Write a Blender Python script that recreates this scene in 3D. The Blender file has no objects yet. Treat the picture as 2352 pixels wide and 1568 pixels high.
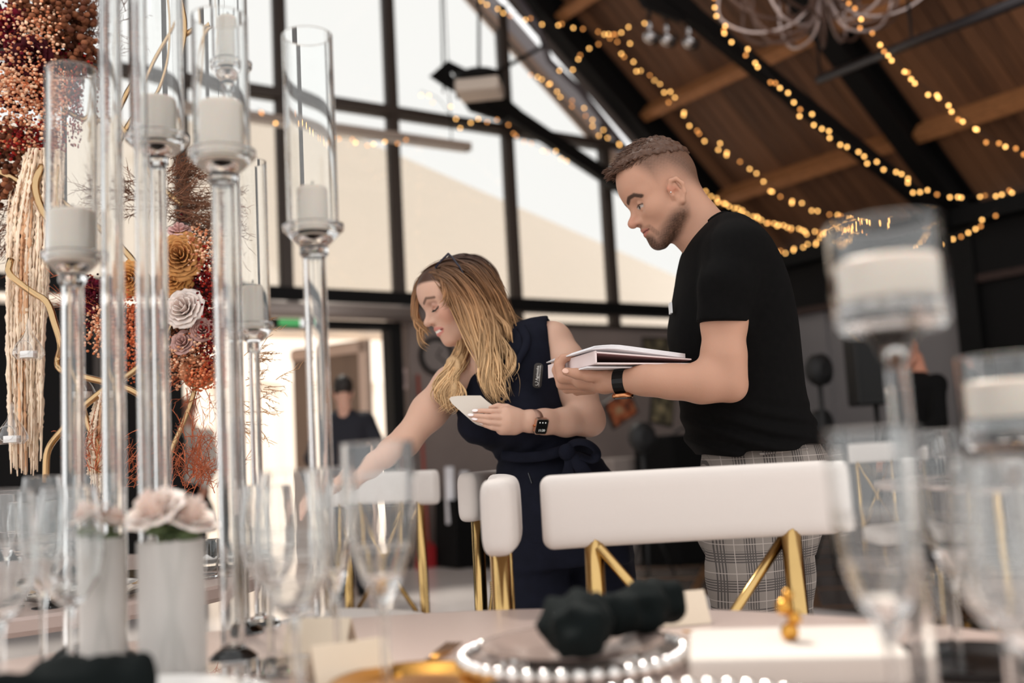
import bpy, bmesh, math, random
import numpy as np
from math import sin, cos, tan, pi, radians, sqrt
from mathutils import Vector, Matrix
random.seed(7); RNG = np.random.default_rng(7)
scene = bpy.context.scene
COL = scene.collection

# ------------------------------------------------------------------ camera
FPX, PITCH, ROLL, YAW, CAMH = 2340.0, 0.1109, 0.05386, 0.58707, 1.0
_R = np.array([cos(ROLL), sin(ROLL)*sin(PITCH), -sin(ROLL)*cos(PITCH)])
_U = np.array([sin(ROLL), -cos(ROLL)*sin(PITCH), cos(ROLL)*cos(PITCH)])
_F = np.array([0, cos(PITCH), sin(PITCH)])
CAM = np.array([0, 0, CAMH])
cam = bpy.data.cameras.new('camera'); camo = bpy.data.objects.new('camera', cam); COL.objects.link(camo)
cam.sensor_fit = 'HORIZONTAL'; cam.sensor_width = 36.0; cam.lens = FPX/2352*36.0
cam.clip_start = 0.02; cam.clip_end = 200
M = Matrix(((_R[0], _U[0], -_F[0], 0), (_R[1], _U[1], -_F[1], 0), (_R[2], _U[2], -_F[2], CAMH), (0, 0, 0, 1)))
camo.matrix_world = M
cam.dof.use_dof = True; cam.dof.focus_distance = 2.14; cam.dof.aperture_fstop = 1.9
scene.camera = camo
# ------------------------------------------------------------------ light and exposure
WORLD = 1.5
w = bpy.data.worlds.new('sky'); scene.world = w; w.use_nodes = True
bg = w.node_tree.nodes['Background']; bg.inputs[0].default_value = (1.0, 0.993, 0.98, 1); bg.inputs[1].default_value = WORLD
sun = bpy.data.lights.new('sun_offscreen', 'SUN'); suno = bpy.data.objects.new('sun_offscreen', sun); COL.objects.link(suno)
sun.energy = 6.0; sun.angle = radians(8); sun.color = (1, .95, .87)
suno.rotation_euler = (radians(-32), 0, radians(25))
scene.view_settings.view_transform = 'Standard'; scene.view_settings.look = 'None'
scene.view_settings.gamma = 1.0; scene.view_settings.exposure = 0.0; scene.view_settings.use_curve_mapping = False
scene.cycles.use_denoising = True
scene.cycles.max_bounces = 14; scene.cycles.transmission_bounces = 14; scene.cycles.transparent_max_bounces = 24
scene.cycles.glossy_bounces = 6; scene.cycles.diffuse_bounces = 4
scene.cycles.sample_clamp_indirect = 6.0; scene.cycles.blur_glossy = 0.6
scene.cycles.use_adaptive_sampling = True

# ------------------------------------------------------------------ helpers
E1 = np.array([cos(YAW), sin(YAW), 0]); E2 = np.array([-sin(YAW), cos(YAW), 0]); EZ = np.array([0, 0, 1.0])
def ray(x, y): return _R*(x-1176)/FPX + _U*(784-y)/FPX + _F
def at(x, y, d):
    """point seen at photo position x, y that lies d metres in front (world Y)"""
    v = ray(x, y); return CAM + v*(d/v[1])
def onplane(x, y, n, k):
    v = ray(x, y); t = (k-CAM@n)/(v@n); return CAM+v*t
def room(s, t, z): return E1*s + E2*t + EZ*z
def hz(x): return 1045-0.0539*(x-1176)
ORG = {}
def org(o): return ORG.get(o.name, np.zeros(3))
def tag(o, label=None, cat=None, group=None, kind=None):
    if label: o['label'] = label
    if cat: o['category'] = cat
    if group: o['group'] = group
    if kind: o['kind'] = kind
    return o
def thing(name, label, cat, loc=(0, 0, 0), group=None, kind=None):
    o = bpy.data.objects.new(name, None); COL.objects.link(o); o.location = loc; o.empty_display_size = .05
    ORG[o.name] = np.array(loc, float)
    return tag(o, label, cat, group, kind)
def link_mesh(name, verts, faces, m, parent=None, smooth=False, loc=None):
    base = org(parent) if parent is not None else (np.array(loc, float) if loc is not None else np.zeros(3))
    me = bpy.data.meshes.new(name)
    v = np.asarray(verts, float).reshape(-1, 3) - base
    me.from_pydata(v.tolist(), [], faces); me.update()
    if m is not None:
        for mm in (m if isinstance(m, (list, tuple)) else [m]): me.materials.append(mm)
    if smooth: me.polygons.foreach_set('use_smooth', [True]*len(me.polygons))
    o = bpy.data.objects.new(name, me); COL.objects.link(o)
    if parent is not None: o.parent = parent
    else: o.location = base
    ORG[o.name] = base.copy() if parent is None else org(parent)
    return o
def frame_of(d):
    d = np.asarray(d, float); d = d/(np.linalg.norm(d)+1e-12)
    a = np.array([0, 0, 1.0]) if abs(d[2]) < .9 else np.array([1.0, 0, 0])
    u = np.cross(a, d); u /= np.linalg.norm(u); return d, u, np.cross(d, u)
class MB:
    def __init__(s): s.v = []; s.f = []; s.n = 0
    def add(s, vs, fs):
        b = s.n; vs = np.asarray(vs, float).reshape(-1, 3); s.v.append(vs); s.n += len(vs)
        s.f.extend([tuple(i+b for i in q) for q in fs]); return s
    def box(s, c, size, ax=None):
        c = np.asarray(c, float); h = np.asarray(size, float)/2
        ax = np.eye(3) if ax is None else np.asarray(ax, float)
        vs = [c+ax[0]*h[0]*i+ax[1]*h[1]*j+ax[2]*h[2]*k for i in (-1, 1) for j in (-1, 1) for k in (-1, 1)]
        return s.add(vs, [(0, 1, 3, 2), (4, 6, 7, 5), (0, 4, 5, 1), (2, 3, 7, 6), (0, 2, 6, 4), (1, 5, 7, 3)])
    def tube(s, pts, r, n=8, cap=True, closed=False, flat=1.0):
        P = np.asarray(pts, float); k = len(P); rr = np.broadcast_to(np.asarray(r, float), (k,))
        T = np.zeros_like(P)
        if closed: T = np.roll(P, -1, 0)-np.roll(P, 1, 0)
        else: T[1:-1] = P[2:]-P[:-2]; T[0] = P[1]-P[0]; T[-1] = P[-1]-P[-2]
        T /= np.linalg.norm(T, axis=1, keepdims=True)+1e-12
        d, u, w_ = frame_of(T[0]); vs = []
        for i in range(k):
            u = u-T[i]*(u@T[i]); u /= np.linalg.norm(u)+1e-12; w_ = np.cross(T[i], u)
            an = np.arange(n)*2*pi/n
            vs.append(P[i]+rr[i]*(np.outer(np.cos(an), u)+flat*np.outer(np.sin(an), w_)))
        fs = []
        for i in range(k if closed else k-1):
            a = i*n; b = ((i+1) % k)*n
            for j in range(n): fs.append((a+j, a+(j+1) % n, b+(j+1) % n, b+j))
        if cap and not closed: fs.append(tuple(range(n-1, -1, -1))); fs.append(tuple((k-1)*n+j for j in range(n)))
        return s.add(np.concatenate(vs), fs)
    def lathe(s, prof, n=24, o=(0, 0, 0), ax=None, cap=True, tight=.0008):
        q = []
        for i in range(len(prof)-1):
            a, b = np.array(prof[i], float), np.array(prof[i+1], float); ln = np.linalg.norm(b-a); q.append(tuple(a))
            if tight and ln > 8*tight and ln > .006: q += [tuple(a+(b-a)*tight/ln), tuple(b-(b-a)*tight/ln)]
        prof = q+[tuple(prof[-1])]
        o = np.asarray(o, float); ax = np.eye(3) if ax is None else np.asarray(ax, float)
        an = np.arange(n)*2*pi/n; vs = []
        for r, z in prof: vs.append(o+np.outer(np.cos(an)*r, ax[0])+np.outer(np.sin(an)*r, ax[1])+z*ax[2])
        fs = []
        for i in range(len(prof)-1):
            for j in range(n): fs.append((i*n+j, i*n+(j+1) % n, (i+1)*n+(j+1) % n, (i+1)*n+j))
        if cap: fs.append(tuple(range(n-1, -1, -1))); fs.append(tuple((len(prof)-1)*n+j for j in range(n)))
        return s.add(np.concatenate(vs), fs)
    def ball(s, c, r, nu=10, nv=7, sc=(1, 1, 1), ax=None):
        ax = np.eye(3) if ax is None else np.asarray(ax, float); vs = []; fs = []; c = np.asarray(c, float)
        for i in range(1, nv):
            ph = pi*i/nv
            for j in range(nu):
                th = 2*pi*j/nu
                q = np.array([sin(ph)*cos(th)*sc[0], sin(ph)*sin(th)*sc[1], cos(ph)*sc[2]])*r
                vs.append(c+q@ax)
        vs += [c+ax[2]*r*sc[2], c-ax[2]*r*sc[2]]; t = len(vs)-2
        for i in range(nv-2):
            for j in range(nu): fs.append((i*nu+j, (i+1)*nu+j, (i+1)*nu+(j+1) % nu, i*nu+(j+1) % nu))
        for j in range(nu):
            fs.append((t, j, (j+1) % nu)); fs.append((t+1, (nv-2)*nu+(j+1) % nu, (nv-2)*nu+j))
        return s.add(vs, fs)
    def prism(s, poly, vec):
        P = np.asarray(poly, float); k = len(P); vs = np.concatenate([P, P+np.asarray(vec, float)])
        return s.add(vs, [tuple(range(k-1, -1, -1)), tuple(range(k, 2*k))]+[(i, (i+1) % k, k+(i+1) % k, k+i) for i in range(k)])
    def grid(s, G):
        G = np.asarray(G, float); a, b = G.shape[:2]
        return s.add(G.reshape(-1, 3), [(i*b+j, i*b+j+1, (i+1)*b+j+1, (i+1)*b+j) for i in range(a-1) for j in range(b-1)])
    def build(s, name, m, parent=None, smooth=False, loc=None):
        return link_mesh(name, np.concatenate(s.v), s.f, m, parent, smooth, loc)
def bevel(o, width=.004, seg=2):
    md = o.modifiers.new('bevel', 'BEVEL'); md.width = width; md.segments = seg; md.limit_method = 'ANGLE'; return o
def dup(root, loc, rz=0.0, label=None, group=None, scale=None):
    def cp(o, par):
        c = o.copy(); COL.objects.link(c); c.parent = par
        if par is not None: c.matrix_parent_inverse = o.matrix_parent_inverse
        for ch in kids.get(o.name, ()): cp(ch, c)
        return c
    kids = {}
    stack = [root]
    while stack:
        q = stack.pop()
        ks = [x for x in COL.objects if x.parent == q]; kids[q.name] = ks; stack += ks
    r = cp(root, None); r.location = loc; r.rotation_euler = (0, 0, rz)
    if scale: r.scale = (scale, scale, scale)
    if label: r['label'] = label
    if group: r['group'] = group
    return r

# ------------------------------------------------------------------ materials
def new_mat(name):
    m = bpy.data.materials.new(name); m.use_nodes = True
    return m, m.node_tree.nodes, m.node_tree.links, m.node_tree.nodes['Principled BSDF']
def lin(c):
    return tuple(((x/255)/12.92 if x/255 <= .04045 else (((x/255)+.055)/1.055)**2.4) for x in c)
def mat(name, rgb, rough=.5, metal=0.0, var=.0, scale=20.0, bump=0.0, bscale=None, spec=None, coat=0, sss=0, trans=0, ior=None, sheen=0, srgb=True, stretch=None):
    m, N, L, b = new_mat(name); c = lin(rgb) if srgb else rgb
    b.inputs['Base Color'].default_value = (*c, 1); b.inputs['Roughness'].default_value = rough; b.inputs['Metallic'].default_value = metal
    if spec is not None: b.inputs['Specular IOR Level'].default_value = spec
    if coat: b.inputs['Coat Weight'].default_value = coat
    if sheen: b.inputs['Sheen Weight'].default_value = sheen
    if trans: b.inputs['Transmission Weight'].default_value = trans
    if ior: b.inputs['IOR'].default_value = ior
    if sss:
        b.inputs['Subsurface Weight'].default_value = sss; b.inputs['Subsurface Radius'].default_value = (.012, .005, .003); b.inputs['Subsurface Scale'].default_value = 1.0
    if var or bump:
        tc = N.new('ShaderNodeTexCoord'); src = tc.outputs['Object']
        if stretch:
            mp = N.new('ShaderNodeMapping'); mp.inputs['Scale'].default_value = stretch; L.new(src, mp.inputs[0]); src = mp.outputs[0]
    if var:
        n = N.new('ShaderNodeTexNoise'); n.inputs['Scale'].default_value = scale; n.inputs['Detail'].default_value = 5
        L.new(src, n.inputs['Vector']); r = N.new('ShaderNodeValToRGB'); L.new(n.outputs[0], r.inputs[0])
        r.color_ramp.elements[0].position = .3; r.color_ramp.elements[1].position = .72
        r.color_ramp.elements[0].color = (*[x*(1-var) for x in c], 1); r.color_ramp.elements[1].color = (*[min(1, x*(1+var)) for x in c], 1)
        L.new(r.outputs[0], b.inputs['Base Color'])
    if bump:
        n2 = N.new('ShaderNodeTexNoise'); n2.inputs['Scale'].default_value = bscale or scale*3; n2.inputs['Detail'].default_value = 4; L.new(src, n2.inputs['Vector'])
        bp = N.new('ShaderNodeBump'); bp.inputs['Strength'].default_value = bump; bp.inputs['Distance'].default_value = .01
        L.new(n2.outputs[0], bp.inputs['Height']); L.new(bp.outputs[0], b.inputs['Normal'])
    return m
def emit(name, rgb, s):
    m, N, L, b = new_mat(name); b.inputs['Emission Color'].default_value = (*rgb, 1); b.inputs['Emission Strength'].default_value = s
    b.inputs['Base Color'].default_value = (*rgb, 1); return m
def schlick(N, L, f0, pw, top=1.0):
    lw = N.new('ShaderNodeLayerWeight'); lw.inputs['Blend'].default_value = .5
    a = N.new('ShaderNodeMath'); a.operation = 'POWER'; a.inputs[1].default_value = pw; L.new(lw.outputs['Facing'], a.inputs[0])
    b = N.new('ShaderNodeMath'); b.operation = 'MULTIPLY_ADD'; b.inputs[1].default_value = top-f0; b.inputs[2].default_value = f0; L.new(a.outputs[0], b.inputs[0]); return b.outputs[0]
def pane_mat(name, tint, gloss=.12, rough=.03):
    m, N, L, b = new_mat(name); N.remove(b); out = N['Material Output']
    t = N.new('ShaderNodeBsdfTransparent'); t.inputs[0].default_value = (*tint, 1)
    g = N.new('ShaderNodeBsdfGlossy'); g.inputs['Roughness'].default_value = rough
    fr = schlick(N, L, .04, 4.5)
    mx = N.new('ShaderNodeMixShader'); L.new(fr, mx.inputs[0]); L.new(t.outputs[0], mx.inputs[1]); L.new(g.outputs[0], mx.inputs[2]); L.new(mx.outputs[0], out.inputs[0])
    return m
def fabric_through(name, rgb, tr=.5, var=0.0):
    m, N, L, b = new_mat(name); N.remove(b); out = N['Material Output']; c = lin(rgb)
    d = N.new('ShaderNodeBsdfDiffuse'); t = N.new('ShaderNodeBsdfTranslucent'); mx = N.new('ShaderNodeMixShader'); mx.inputs[0].default_value = tr
    d.inputs[0].default_value = (*c, 1); t.inputs[0].default_value = (*c, 1)
    L.new(d.outputs[0], mx.inputs[1]); L.new(t.outputs[0], mx.inputs[2]); L.new(mx.outputs[0], out.inputs[0]); return m
# ================================================================== the hall
T = 8.78
m_floor = mat('polished pale marble', (216, 207, 204), .15, var=.06, scale=1.3, spec=.5)
m_dance = mat('dark grey dance floor', (74, 66, 62), .22, var=.15, scale=2.0)
m_inlay = mat('bronze floor inlay', (96, 66, 42), .35)
m_conc = mat('grey plaster', (128, 114, 108), .85, var=.08, scale=2.5, bump=.1)
m_wallr = mat('mid grey painted wall', (124, 119, 119), .8, var=.05, scale=2)
m_steel = mat('black painted steel', (10, 9, 9), .6, spec=.2)
m_mull = mat('dark brown window steel', (58, 48, 42), .5)
m_dark = mat('black wall panel', (14, 12, 12), .7, spec=.2)
m_board = mat('dark red brown fascia', (44, 20, 12), .6)
m_trim = mat('pale grey painted timber', (205, 200, 204), .6)
m_pink = mat('raw pale timber', (196, 168, 150), .7)
m_pane = pane_mat('tinted window glass', (.83, .83, .82))
m_alu = mat('brushed aluminium box', (150, 138, 132), .5, .3)

# floor: pale marble, with the dark inlaid dance floor as a part
f_ = MB().box(room(3, 2, -.06), (16, 22, .12), (E1, E2, EZ)); floor = f_.build('floor', m_floor); tag(floor, kind='structure')
b = MB().box(room(4.85+2.2, 3.0, .004), (4.4, 11, .008), (E1, E2, EZ)); dance = b.build('dance_floor', m_dance, floor)
for k in range(-9, 16):
    for sg in (1, -1):
        # diagonal bronze strips laid over the dance floor, clipped to it
        lo, hi = [], []
        c = k*1.05
        pts = []
        for s in np.linspace(4.86, 9.2, 60):
            t = c+sg*(s-4.86)*.92
            if -2.4 < t < 8.4: pts.append((s, t))
        if len(pts) > 2:
            (s0, t0), (s1, t1) = pts[0], pts[-1]
            d = E1*(s1-s0)+E2*(t1-t0); ln = np.linalg.norm(d); d /= ln; n = np.cross(EZ, d)
            MB().box(room((s0+s1)/2, (t0+t1)/2, .0092), (ln, .06, .003), (d, n, EZ)).build('inlay_strip', m_inlay, dance)

# gable wall: masonry below, glazing above
ZB, ZT = 2.56, 4.45                       # centre heights of the two steel beams
wb = MB()
wb.box(room(4.62+2.35, T+.12, 1.17), (4.7, .24, 2.34), (E1, E2, EZ))
wall_back = wb.build('wall_back', m_conc); tag(wall_back, kind='structure')
def roofz(s): return 4.5-.85*(s-7.55)
MB().box(room(5.22, T+.1, 2.42), (1.45, .2, .2), (E1, E2, EZ)).build('wall_filling', m_conc, wall_back)
MB().box(room(.35, T+.1, 1.2), (3.98, .2, 2.4), (E1, E2, EZ)).build('dark_panel', m_dark, wall_back)
for s in (.1, .95, 1.75): MB().box(room(s, T-.02, 1.2), (.05, .06, 2.4), (E1, E2, EZ)).build('panel_joint', m_mull, wall_back)
for z, hh in ((ZB, .13), (ZT, .09)): MB().box(room(3.4, T, z), (11.6 if z < 3 else 8.2, .16, hh), (E1, E2, EZ)).build('beam', m_steel if z < 3 else m_mull, wall_back)
MB().box(room(7.0, T-.01, 2.352), (4.4, .1, .035), (E1, E2, EZ)).build('sill', m_mull, wall_back)
SM = [-1.5, .3, 1.4, 2.47, 3.40, 4.55, 5.92, 7.23, 8.6]
for s in SM:
    top = min(7.6, roofz(s)-.05)
    if s <= 4.6: MB().box(room(s, T, (2.5+top)/2), (.1, .12, top-2.5), (E1, E2, EZ)).build('mullion', m_mull, wall_back)
    else: MB().box(room(s, T, (2.35+top)/2), (.1, .12, top-2.35), (E1, E2, EZ)).build('mullion', m_mull, wall_back)
nwin = 0
def clip_poly(s0, s1, z0, z1, off):
    # rectangle cut by the roof slope
    P = [(s0, z0), (s1, z0), (s1, z1), (s0, z1)]; out = []
    g = lambda q: roofz(q[0])-off-q[1]
    for i in range(4):
        A, B = P[i], P[(i+1) % 4]; ga, gb = g(A), g(B)
        if ga >= 0: out.append(A)
        if ga*gb < 0: u = ga/(ga-gb); out.append((A[0]+(B[0]-A[0])*u, A[1]+(B[1]-A[1])*u))
    return out
def window(s0, s1, z0, z1, off=.12):
    global nwin
    P = clip_poly(s0, s1, z0, z1, off)
    if len(P) < 3: return
    nwin += 1
    fr = MB(); k = len(P); c = np.mean(P, 0)
    for i in range(k):
        A, B = np.array(P[i]), np.array(P[(i+1) % k]); d = B-A; ln = np.linalg.norm(d)
        if ln < .02: continue
        D = E1*d[0]/ln+EZ*d[1]/ln; n2 = np.cross(E2, D); m = (A+B)/2
        fr.box(room(m[0], T, m[1]), (ln, .05, .028), (D, E2, n2))
    o = fr.build(f'window_{nwin}', m_mull); tag(o, kind='structure')
    MB().prism([room(q[0], T-.006, q[1]) for q in P], E2*.012).build('pane', m_pane, o)
for i in range(len(SM)-1):
    a, b_ = SM[i]+.05, SM[i+1]-.05
    window(a, b_, ZB+.065, ZT-.045)
    window(a, b_, ZT+.045, 7.6, .36)
    if a > 5.8: window(a, b_, 2.37, ZB-.065)
# raking trim that closes the gable under the roof
for off0, off1, mm, nm in ((.36, .25, m_pink, 'gable_board'), (.25, .02, m_trim, 'gable_trim')):
    MB().prism([room(3.6, T-.03, roofz(3.6)-off0), room(9.3, T-.03, roofz(9.3)-off0), room(9.3, T-.03, roofz(9.3)-off1), room(3.6, T-.03, roofz(3.6)-off1)], E2*.12).build(nm, mm, wall_back)

# ceiling: dark boards running down the slope, purlins, steel frames with inclined ties
SR, SL, SE = 3.6, -2.6, 9.35
m_roof = mat('roof underlay', (30, 18, 12), .9)
m_plank, N_, L_, B_ = new_mat('stained roof board')
oi = N_.new('ShaderNodeObjectInfo'); tc = N_.new('ShaderNodeTexCoord'); mp = N_.new('ShaderNodeMapping'); mp.inputs['Scale'].default_value = (1.2, 14, 14)
no = N_.new('ShaderNodeTexNoise'); no.inputs['Scale'].default_value = 1.5; no.inputs['Detail'].default_value = 6
L_.new(tc.outputs['Object'], mp.inputs[0]); L_.new(mp.outputs[0], no.inputs['Vector'])
ad = N_.new('ShaderNodeMath'); ad.operation = 'MULTIPLY_ADD'; ad.inputs[1].default_value = .6; L_.new(oi.outputs['Random'], ad.inputs[0]); L_.new(no.outputs[0], ad.inputs[2])
rp = N_.new('ShaderNodeValToRGB'); rp.color_ramp.elements[0].position = .3; rp.color_ramp.elements[1].position = 1.0
rp.color_ramp.elements[0].color = (.045, .018, .008, 1); rp.color_ramp.elements[1].color = (.20, .086, .038, 1)
L_.new(ad.outputs[0], rp.inputs[0]); L_.new(rp.outputs[0], B_.inputs['Base Color']); B_.inputs['Roughness'].default_value = .6
m_purlin = mat('honey coloured purlin', (160, 106, 64), .6, var=.2, scale=3, stretch=(1, 8, 8))
SD = E1*1/sqrt(1+.85**2)-EZ*.85/sqrt(1+.85**2); SN = np.cross(SD, E2); SN = SN if SN[2] > 0 else -SN
SLN = (SE-SR)*sqrt(1+.85**2)
def slope_pt(s, t, up): return room(s, t, roofz(s))+SN*up
ce = MB().prism([slope_pt(SR, -2.2, .34), slope_pt(SE, -2.2, .34), slope_pt(SE, T+.3, .34), slope_pt(SR, T+.3, .34)], SN*.12)
LN = np.array([-SN@E1, 0, SN[2]]); lpt = lambda s, t, up: room(s, t, roofz(SR)+.85*(s-SR))+(EZ*.76-E1*.65)*up
ce.prism([lpt(SL, 4.5, .2), lpt(SR, 4.5, .2), lpt(SR, T+.3, .2), lpt(SL, T+.3, .2)], EZ*.12)
ceiling = ce.build('ceiling', m_roof); tag(ceiling, kind='structure')
pl = None; PW = .15
me_plank = None
for k in range(int((T+2)/PW)):
    t = T-.08-PW*k
    c = slope_pt((SR+SE)/2, t, .325)
    if me_plank is None:
        o = MB().box((0, 0, 0), (SLN, PW*.95, .03)).build('plank', m_plank, ceiling); me_plank = o.data
    else:
        o = bpy.data.objects.new('plank', me_plank); COL.objects.link(o); o.parent = ceiling
    Rm = Matrix(((SD[0], E2[0], SN[0], c[0]), (SD[1], E2[1], SN[1], c[1]), (SD[2], E2[2], SN[2], c[2]+random.uniform(-.004, .004)), (0, 0, 0, 1)))
    o.matrix_local = Rm
FT = [8.42, 5.76, 3.1, .44]
for s in (4.15, 5.23, 6.32, 7.43, 8.48):
    edges = [T]+FT+[-2.0]
    for a, b_ in zip(edges[:-1], edges[1:]):
        if a-b_ < .5: continue
        MB().box(slope_pt(s, (a+b_)/2, .20), (.11, a-b_-.1, .2), (SD, E2, SN)).build('purlin', m_purlin, ceiling)
for ft in FT:
    rb = MB()
    c0, c1 = slope_pt(SR, ft, 0), slope_pt(SE, ft, 0)
    for up, th, wd in ((-.02, .03, .2), (.13, .28, .035), (.27, .03, .2)):
        rb.box((c0+c1)/2+SN*up, (SLN, wd, th), (SD, E2, SN))
    rb.build('rafter', m_steel, ceiling)
    MB().box(room(9.28, ft, 1.5), (.2, .24, 3.1), (E1, E2, EZ)).build('column', m_steel, ceiling)
    # inclined tie from the eave up to the centre plate
    A = room(9.05, ft, 3.02); B = room(5.25, ft, 4.72); d = B-A; ln = np.linalg.norm(d); d /= ln; n = np.cross(E2, d)
    if ft > 5:
        MB().box((A+B)/2, (ln, .09, .15), (d, E2, n)).build('tie_beam', m_steel, ceiling)
        # gusset plate with round holes where the ties meet
        bm = bmesh.new()
        s0, z0 = 4.86, 4.74
        outl = [(4.80, 4.745), (5.0, 4.93), (5.4, 4.82), (5.85, 4.55), (5.62, 4.40), (5.25, 4.45), (5.12, 4.62), (4.98, 4.66)]
        holes = [(5.06, 4.80, .03), (5.22, 4.72, .045), (5.45, 4.60, .04)]
        vs = []
        def ring(pts):
            vv = [bm.verts.new(room(p[0], ft-.03, p[1])) for p in pts]
            for i in range(len(vv)): bm.edges.new((vv[i], vv[(i+1) % len(vv)]))
        ring(outl)
        for hx, hz_, hr in holes: ring([(hx+hr*cos(a), hz_+hr*sin(a)) for a in np.linspace(0, 2*pi, 12, endpoint=False)])
        bmesh.ops.triangle_fill(bm, use_beauty=True, edges=bm.edges[:])
        ex = bmesh.ops.extrude_face_region(bm, geom=bm.faces[:]); bmesh.ops.translate(bm, verts=[v for v in ex['geom'] if isinstance(v, bmesh.types.BMVert)], vec=Vector(E2*.05))
        bmesh.ops.recalc_face_normals(bm, faces=bm.faces[:])
        me = bpy.data.meshes.new('gusset_plate'); bm.to_mesh(me); bm.free(); me.materials.append(m_steel)
        o = bpy.data.objects.new('gusset_plate', me); COL.objects.link(o); o.parent = ceiling
# curved strut beside the first rafter, and hanging rods
m_purp = mat('grey cable sleeve', (70, 62, 66), .4)
MB().tube([onplane(x, y, E2, 8.3) for x, y in ((1180, -20), (1235, 60), (1262, 140), (1330, 205), (1440, 345))], .035, 8).build('cable_sleeve', m_purp, ceiling, smooth=True)
for x0, x1, y1 in ((1013, 1019, 212),):
    MB().tube([onplane(x0, -60, E2, 8.3), onplane(x1, y1, E2, 8.3)], .012, 6).build('hanger_rod', m_steel, ceiling)

# eave wall on the right
wr = MB().box(room(SE+.1, 2, 1.55), (.2, 14, 3.1), (E1, E2, EZ)); wall_right = wr.build('wall_right', m_wallr); tag(wall_right, kind='structure')
MB().box(room(SE-.06, 2, 2.85), (.14, 14, .7), (E1, E2, EZ)).build('dark_band', m_dark, wall_right)
MB().box(room(SE-.1, 2, 2.46), (.1, 14, .07), (E1, E2, EZ)).build('fascia_board', m_board, wall_right)
MB().box(room(SE-.2, 2, 3.06), (.3, 14, .16), (E1, E2, EZ)).build('eave_beam', m_steel, wall_right)
MB().box(room(SE-.02, 8.15, 1.25), (.06, 1.15, 2.36), (E1, E2, EZ)).build('wall_panel', m_wallr, wall_right)
for t in (5.05, 3.85, 2.65): MB().box(room(SE-.03, t, 1.25), (.1, 1.18, 2.4), (E1, E2, EZ)).build('black_panel', m_dark, wall_right)

# doorway with its roller box, frame, half-open leaf
m_leaf = mat('brown timber door leaf', (112, 88, 70), .6, var=.15, scale=4, stretch=(1, 1, .15))
df = MB(); 
for s in (2.36, 4.44): df.box(room(s, T-.02, 1.14), (.12, .2, 2.28), (E1, E2, EZ))
df.box(room(3.4, T-.02, 2.29), (2.2, .2, .07), (E1, E2, EZ))
door = df.build('door_1', m_dark); tag(door, kind='structure')
MB().tube([room(3.0, T-.2, 2.40), room(4.62, T-.2, 2.40)], .075, 14).build('roller_box', m_alu, door, smooth=True)
MB().box(room(3.4, T-.05, 2.475), (2.3, .1, .03), (E1, E2, EZ)).build('head_strip', m_pink, door)
# leaf swung outwards on the right jamb, seen at an angle
A = room(4.33, T+.25, 0); B = A+(E2*.93-E1*.42)*1.0
lf = MB(); d = (B-A)/np.linalg.norm(B-A); n = np.cross(EZ, d)
lf.box((A+B)/2+EZ*1.1, (1.0, .05, 2.2), (d, n, EZ)); leaf = lf.build('door_leaf', m_leaf, door)
MB().box((A+B)/2+EZ*2.13+n*.03, (1.0, .05, .1), (d, n, EZ)).build('leaf_rail', m_pink, leaf)
MB().box(A+d*.05+EZ*1.1+n*.03, (.1, .05, 2.2), (d, n, EZ)).build('leaf_stile', m_pink, leaf)

# outside: party tent whose slanted wall shows through the glazing, and paving
m_tent = fabric_through('cream tent cloth', (240, 229, 217), .5)
m_tentin = m_tent
tent = thing('party_tent', 'cream cloth party tent standing outside behind the gable windows and open door', 'tent', tuple(room(4.5, T+3, 0)))
k2 = T+1.3
def tp(x, y): return onplane(x, y, E2, k2)
edge = [tp(-300, 285), tp(600, 275), tp(760, 290), tp(930, 362), tp(1160, 462), tp(1390, 562), tp(1600, 655), tp(1900, 800)]
low = [room(q@E1, k2, 2.33) for q in edge]
g = np.array([edge, low])
MB().grid(g).build('roof_cloth', m_tent, tent)
# tent room beyond the door: back and side cloths with folds, ridge of cloth overhead
S = np.linspace(.5, 6.5, 90)
Z = [0, 1.2, 2.0, 2.3]
MB().grid([[room(s, T+4.2+.10*sin(s*9)+.05*sin(s*23), z) for s in S] for z in Z]).build('back_cloth', m_tentin, tent, True)
MB().grid([[room(s, tt, 2.52-.10*(tt-T)+.02*sin(s*14)) for s in S] for tt in (T+.35, T+2, T+4.2)]).build('ceiling_cloth', m_tent, tent, True)
m_pave = mat('pale paving', (200, 190, 178), .8)
tag(MB().box(room(3.5, T+4.6, -.08), (16, 9, .1), (E1, E2, EZ)).build('terrace', m_pave), kind='structure')
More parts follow.
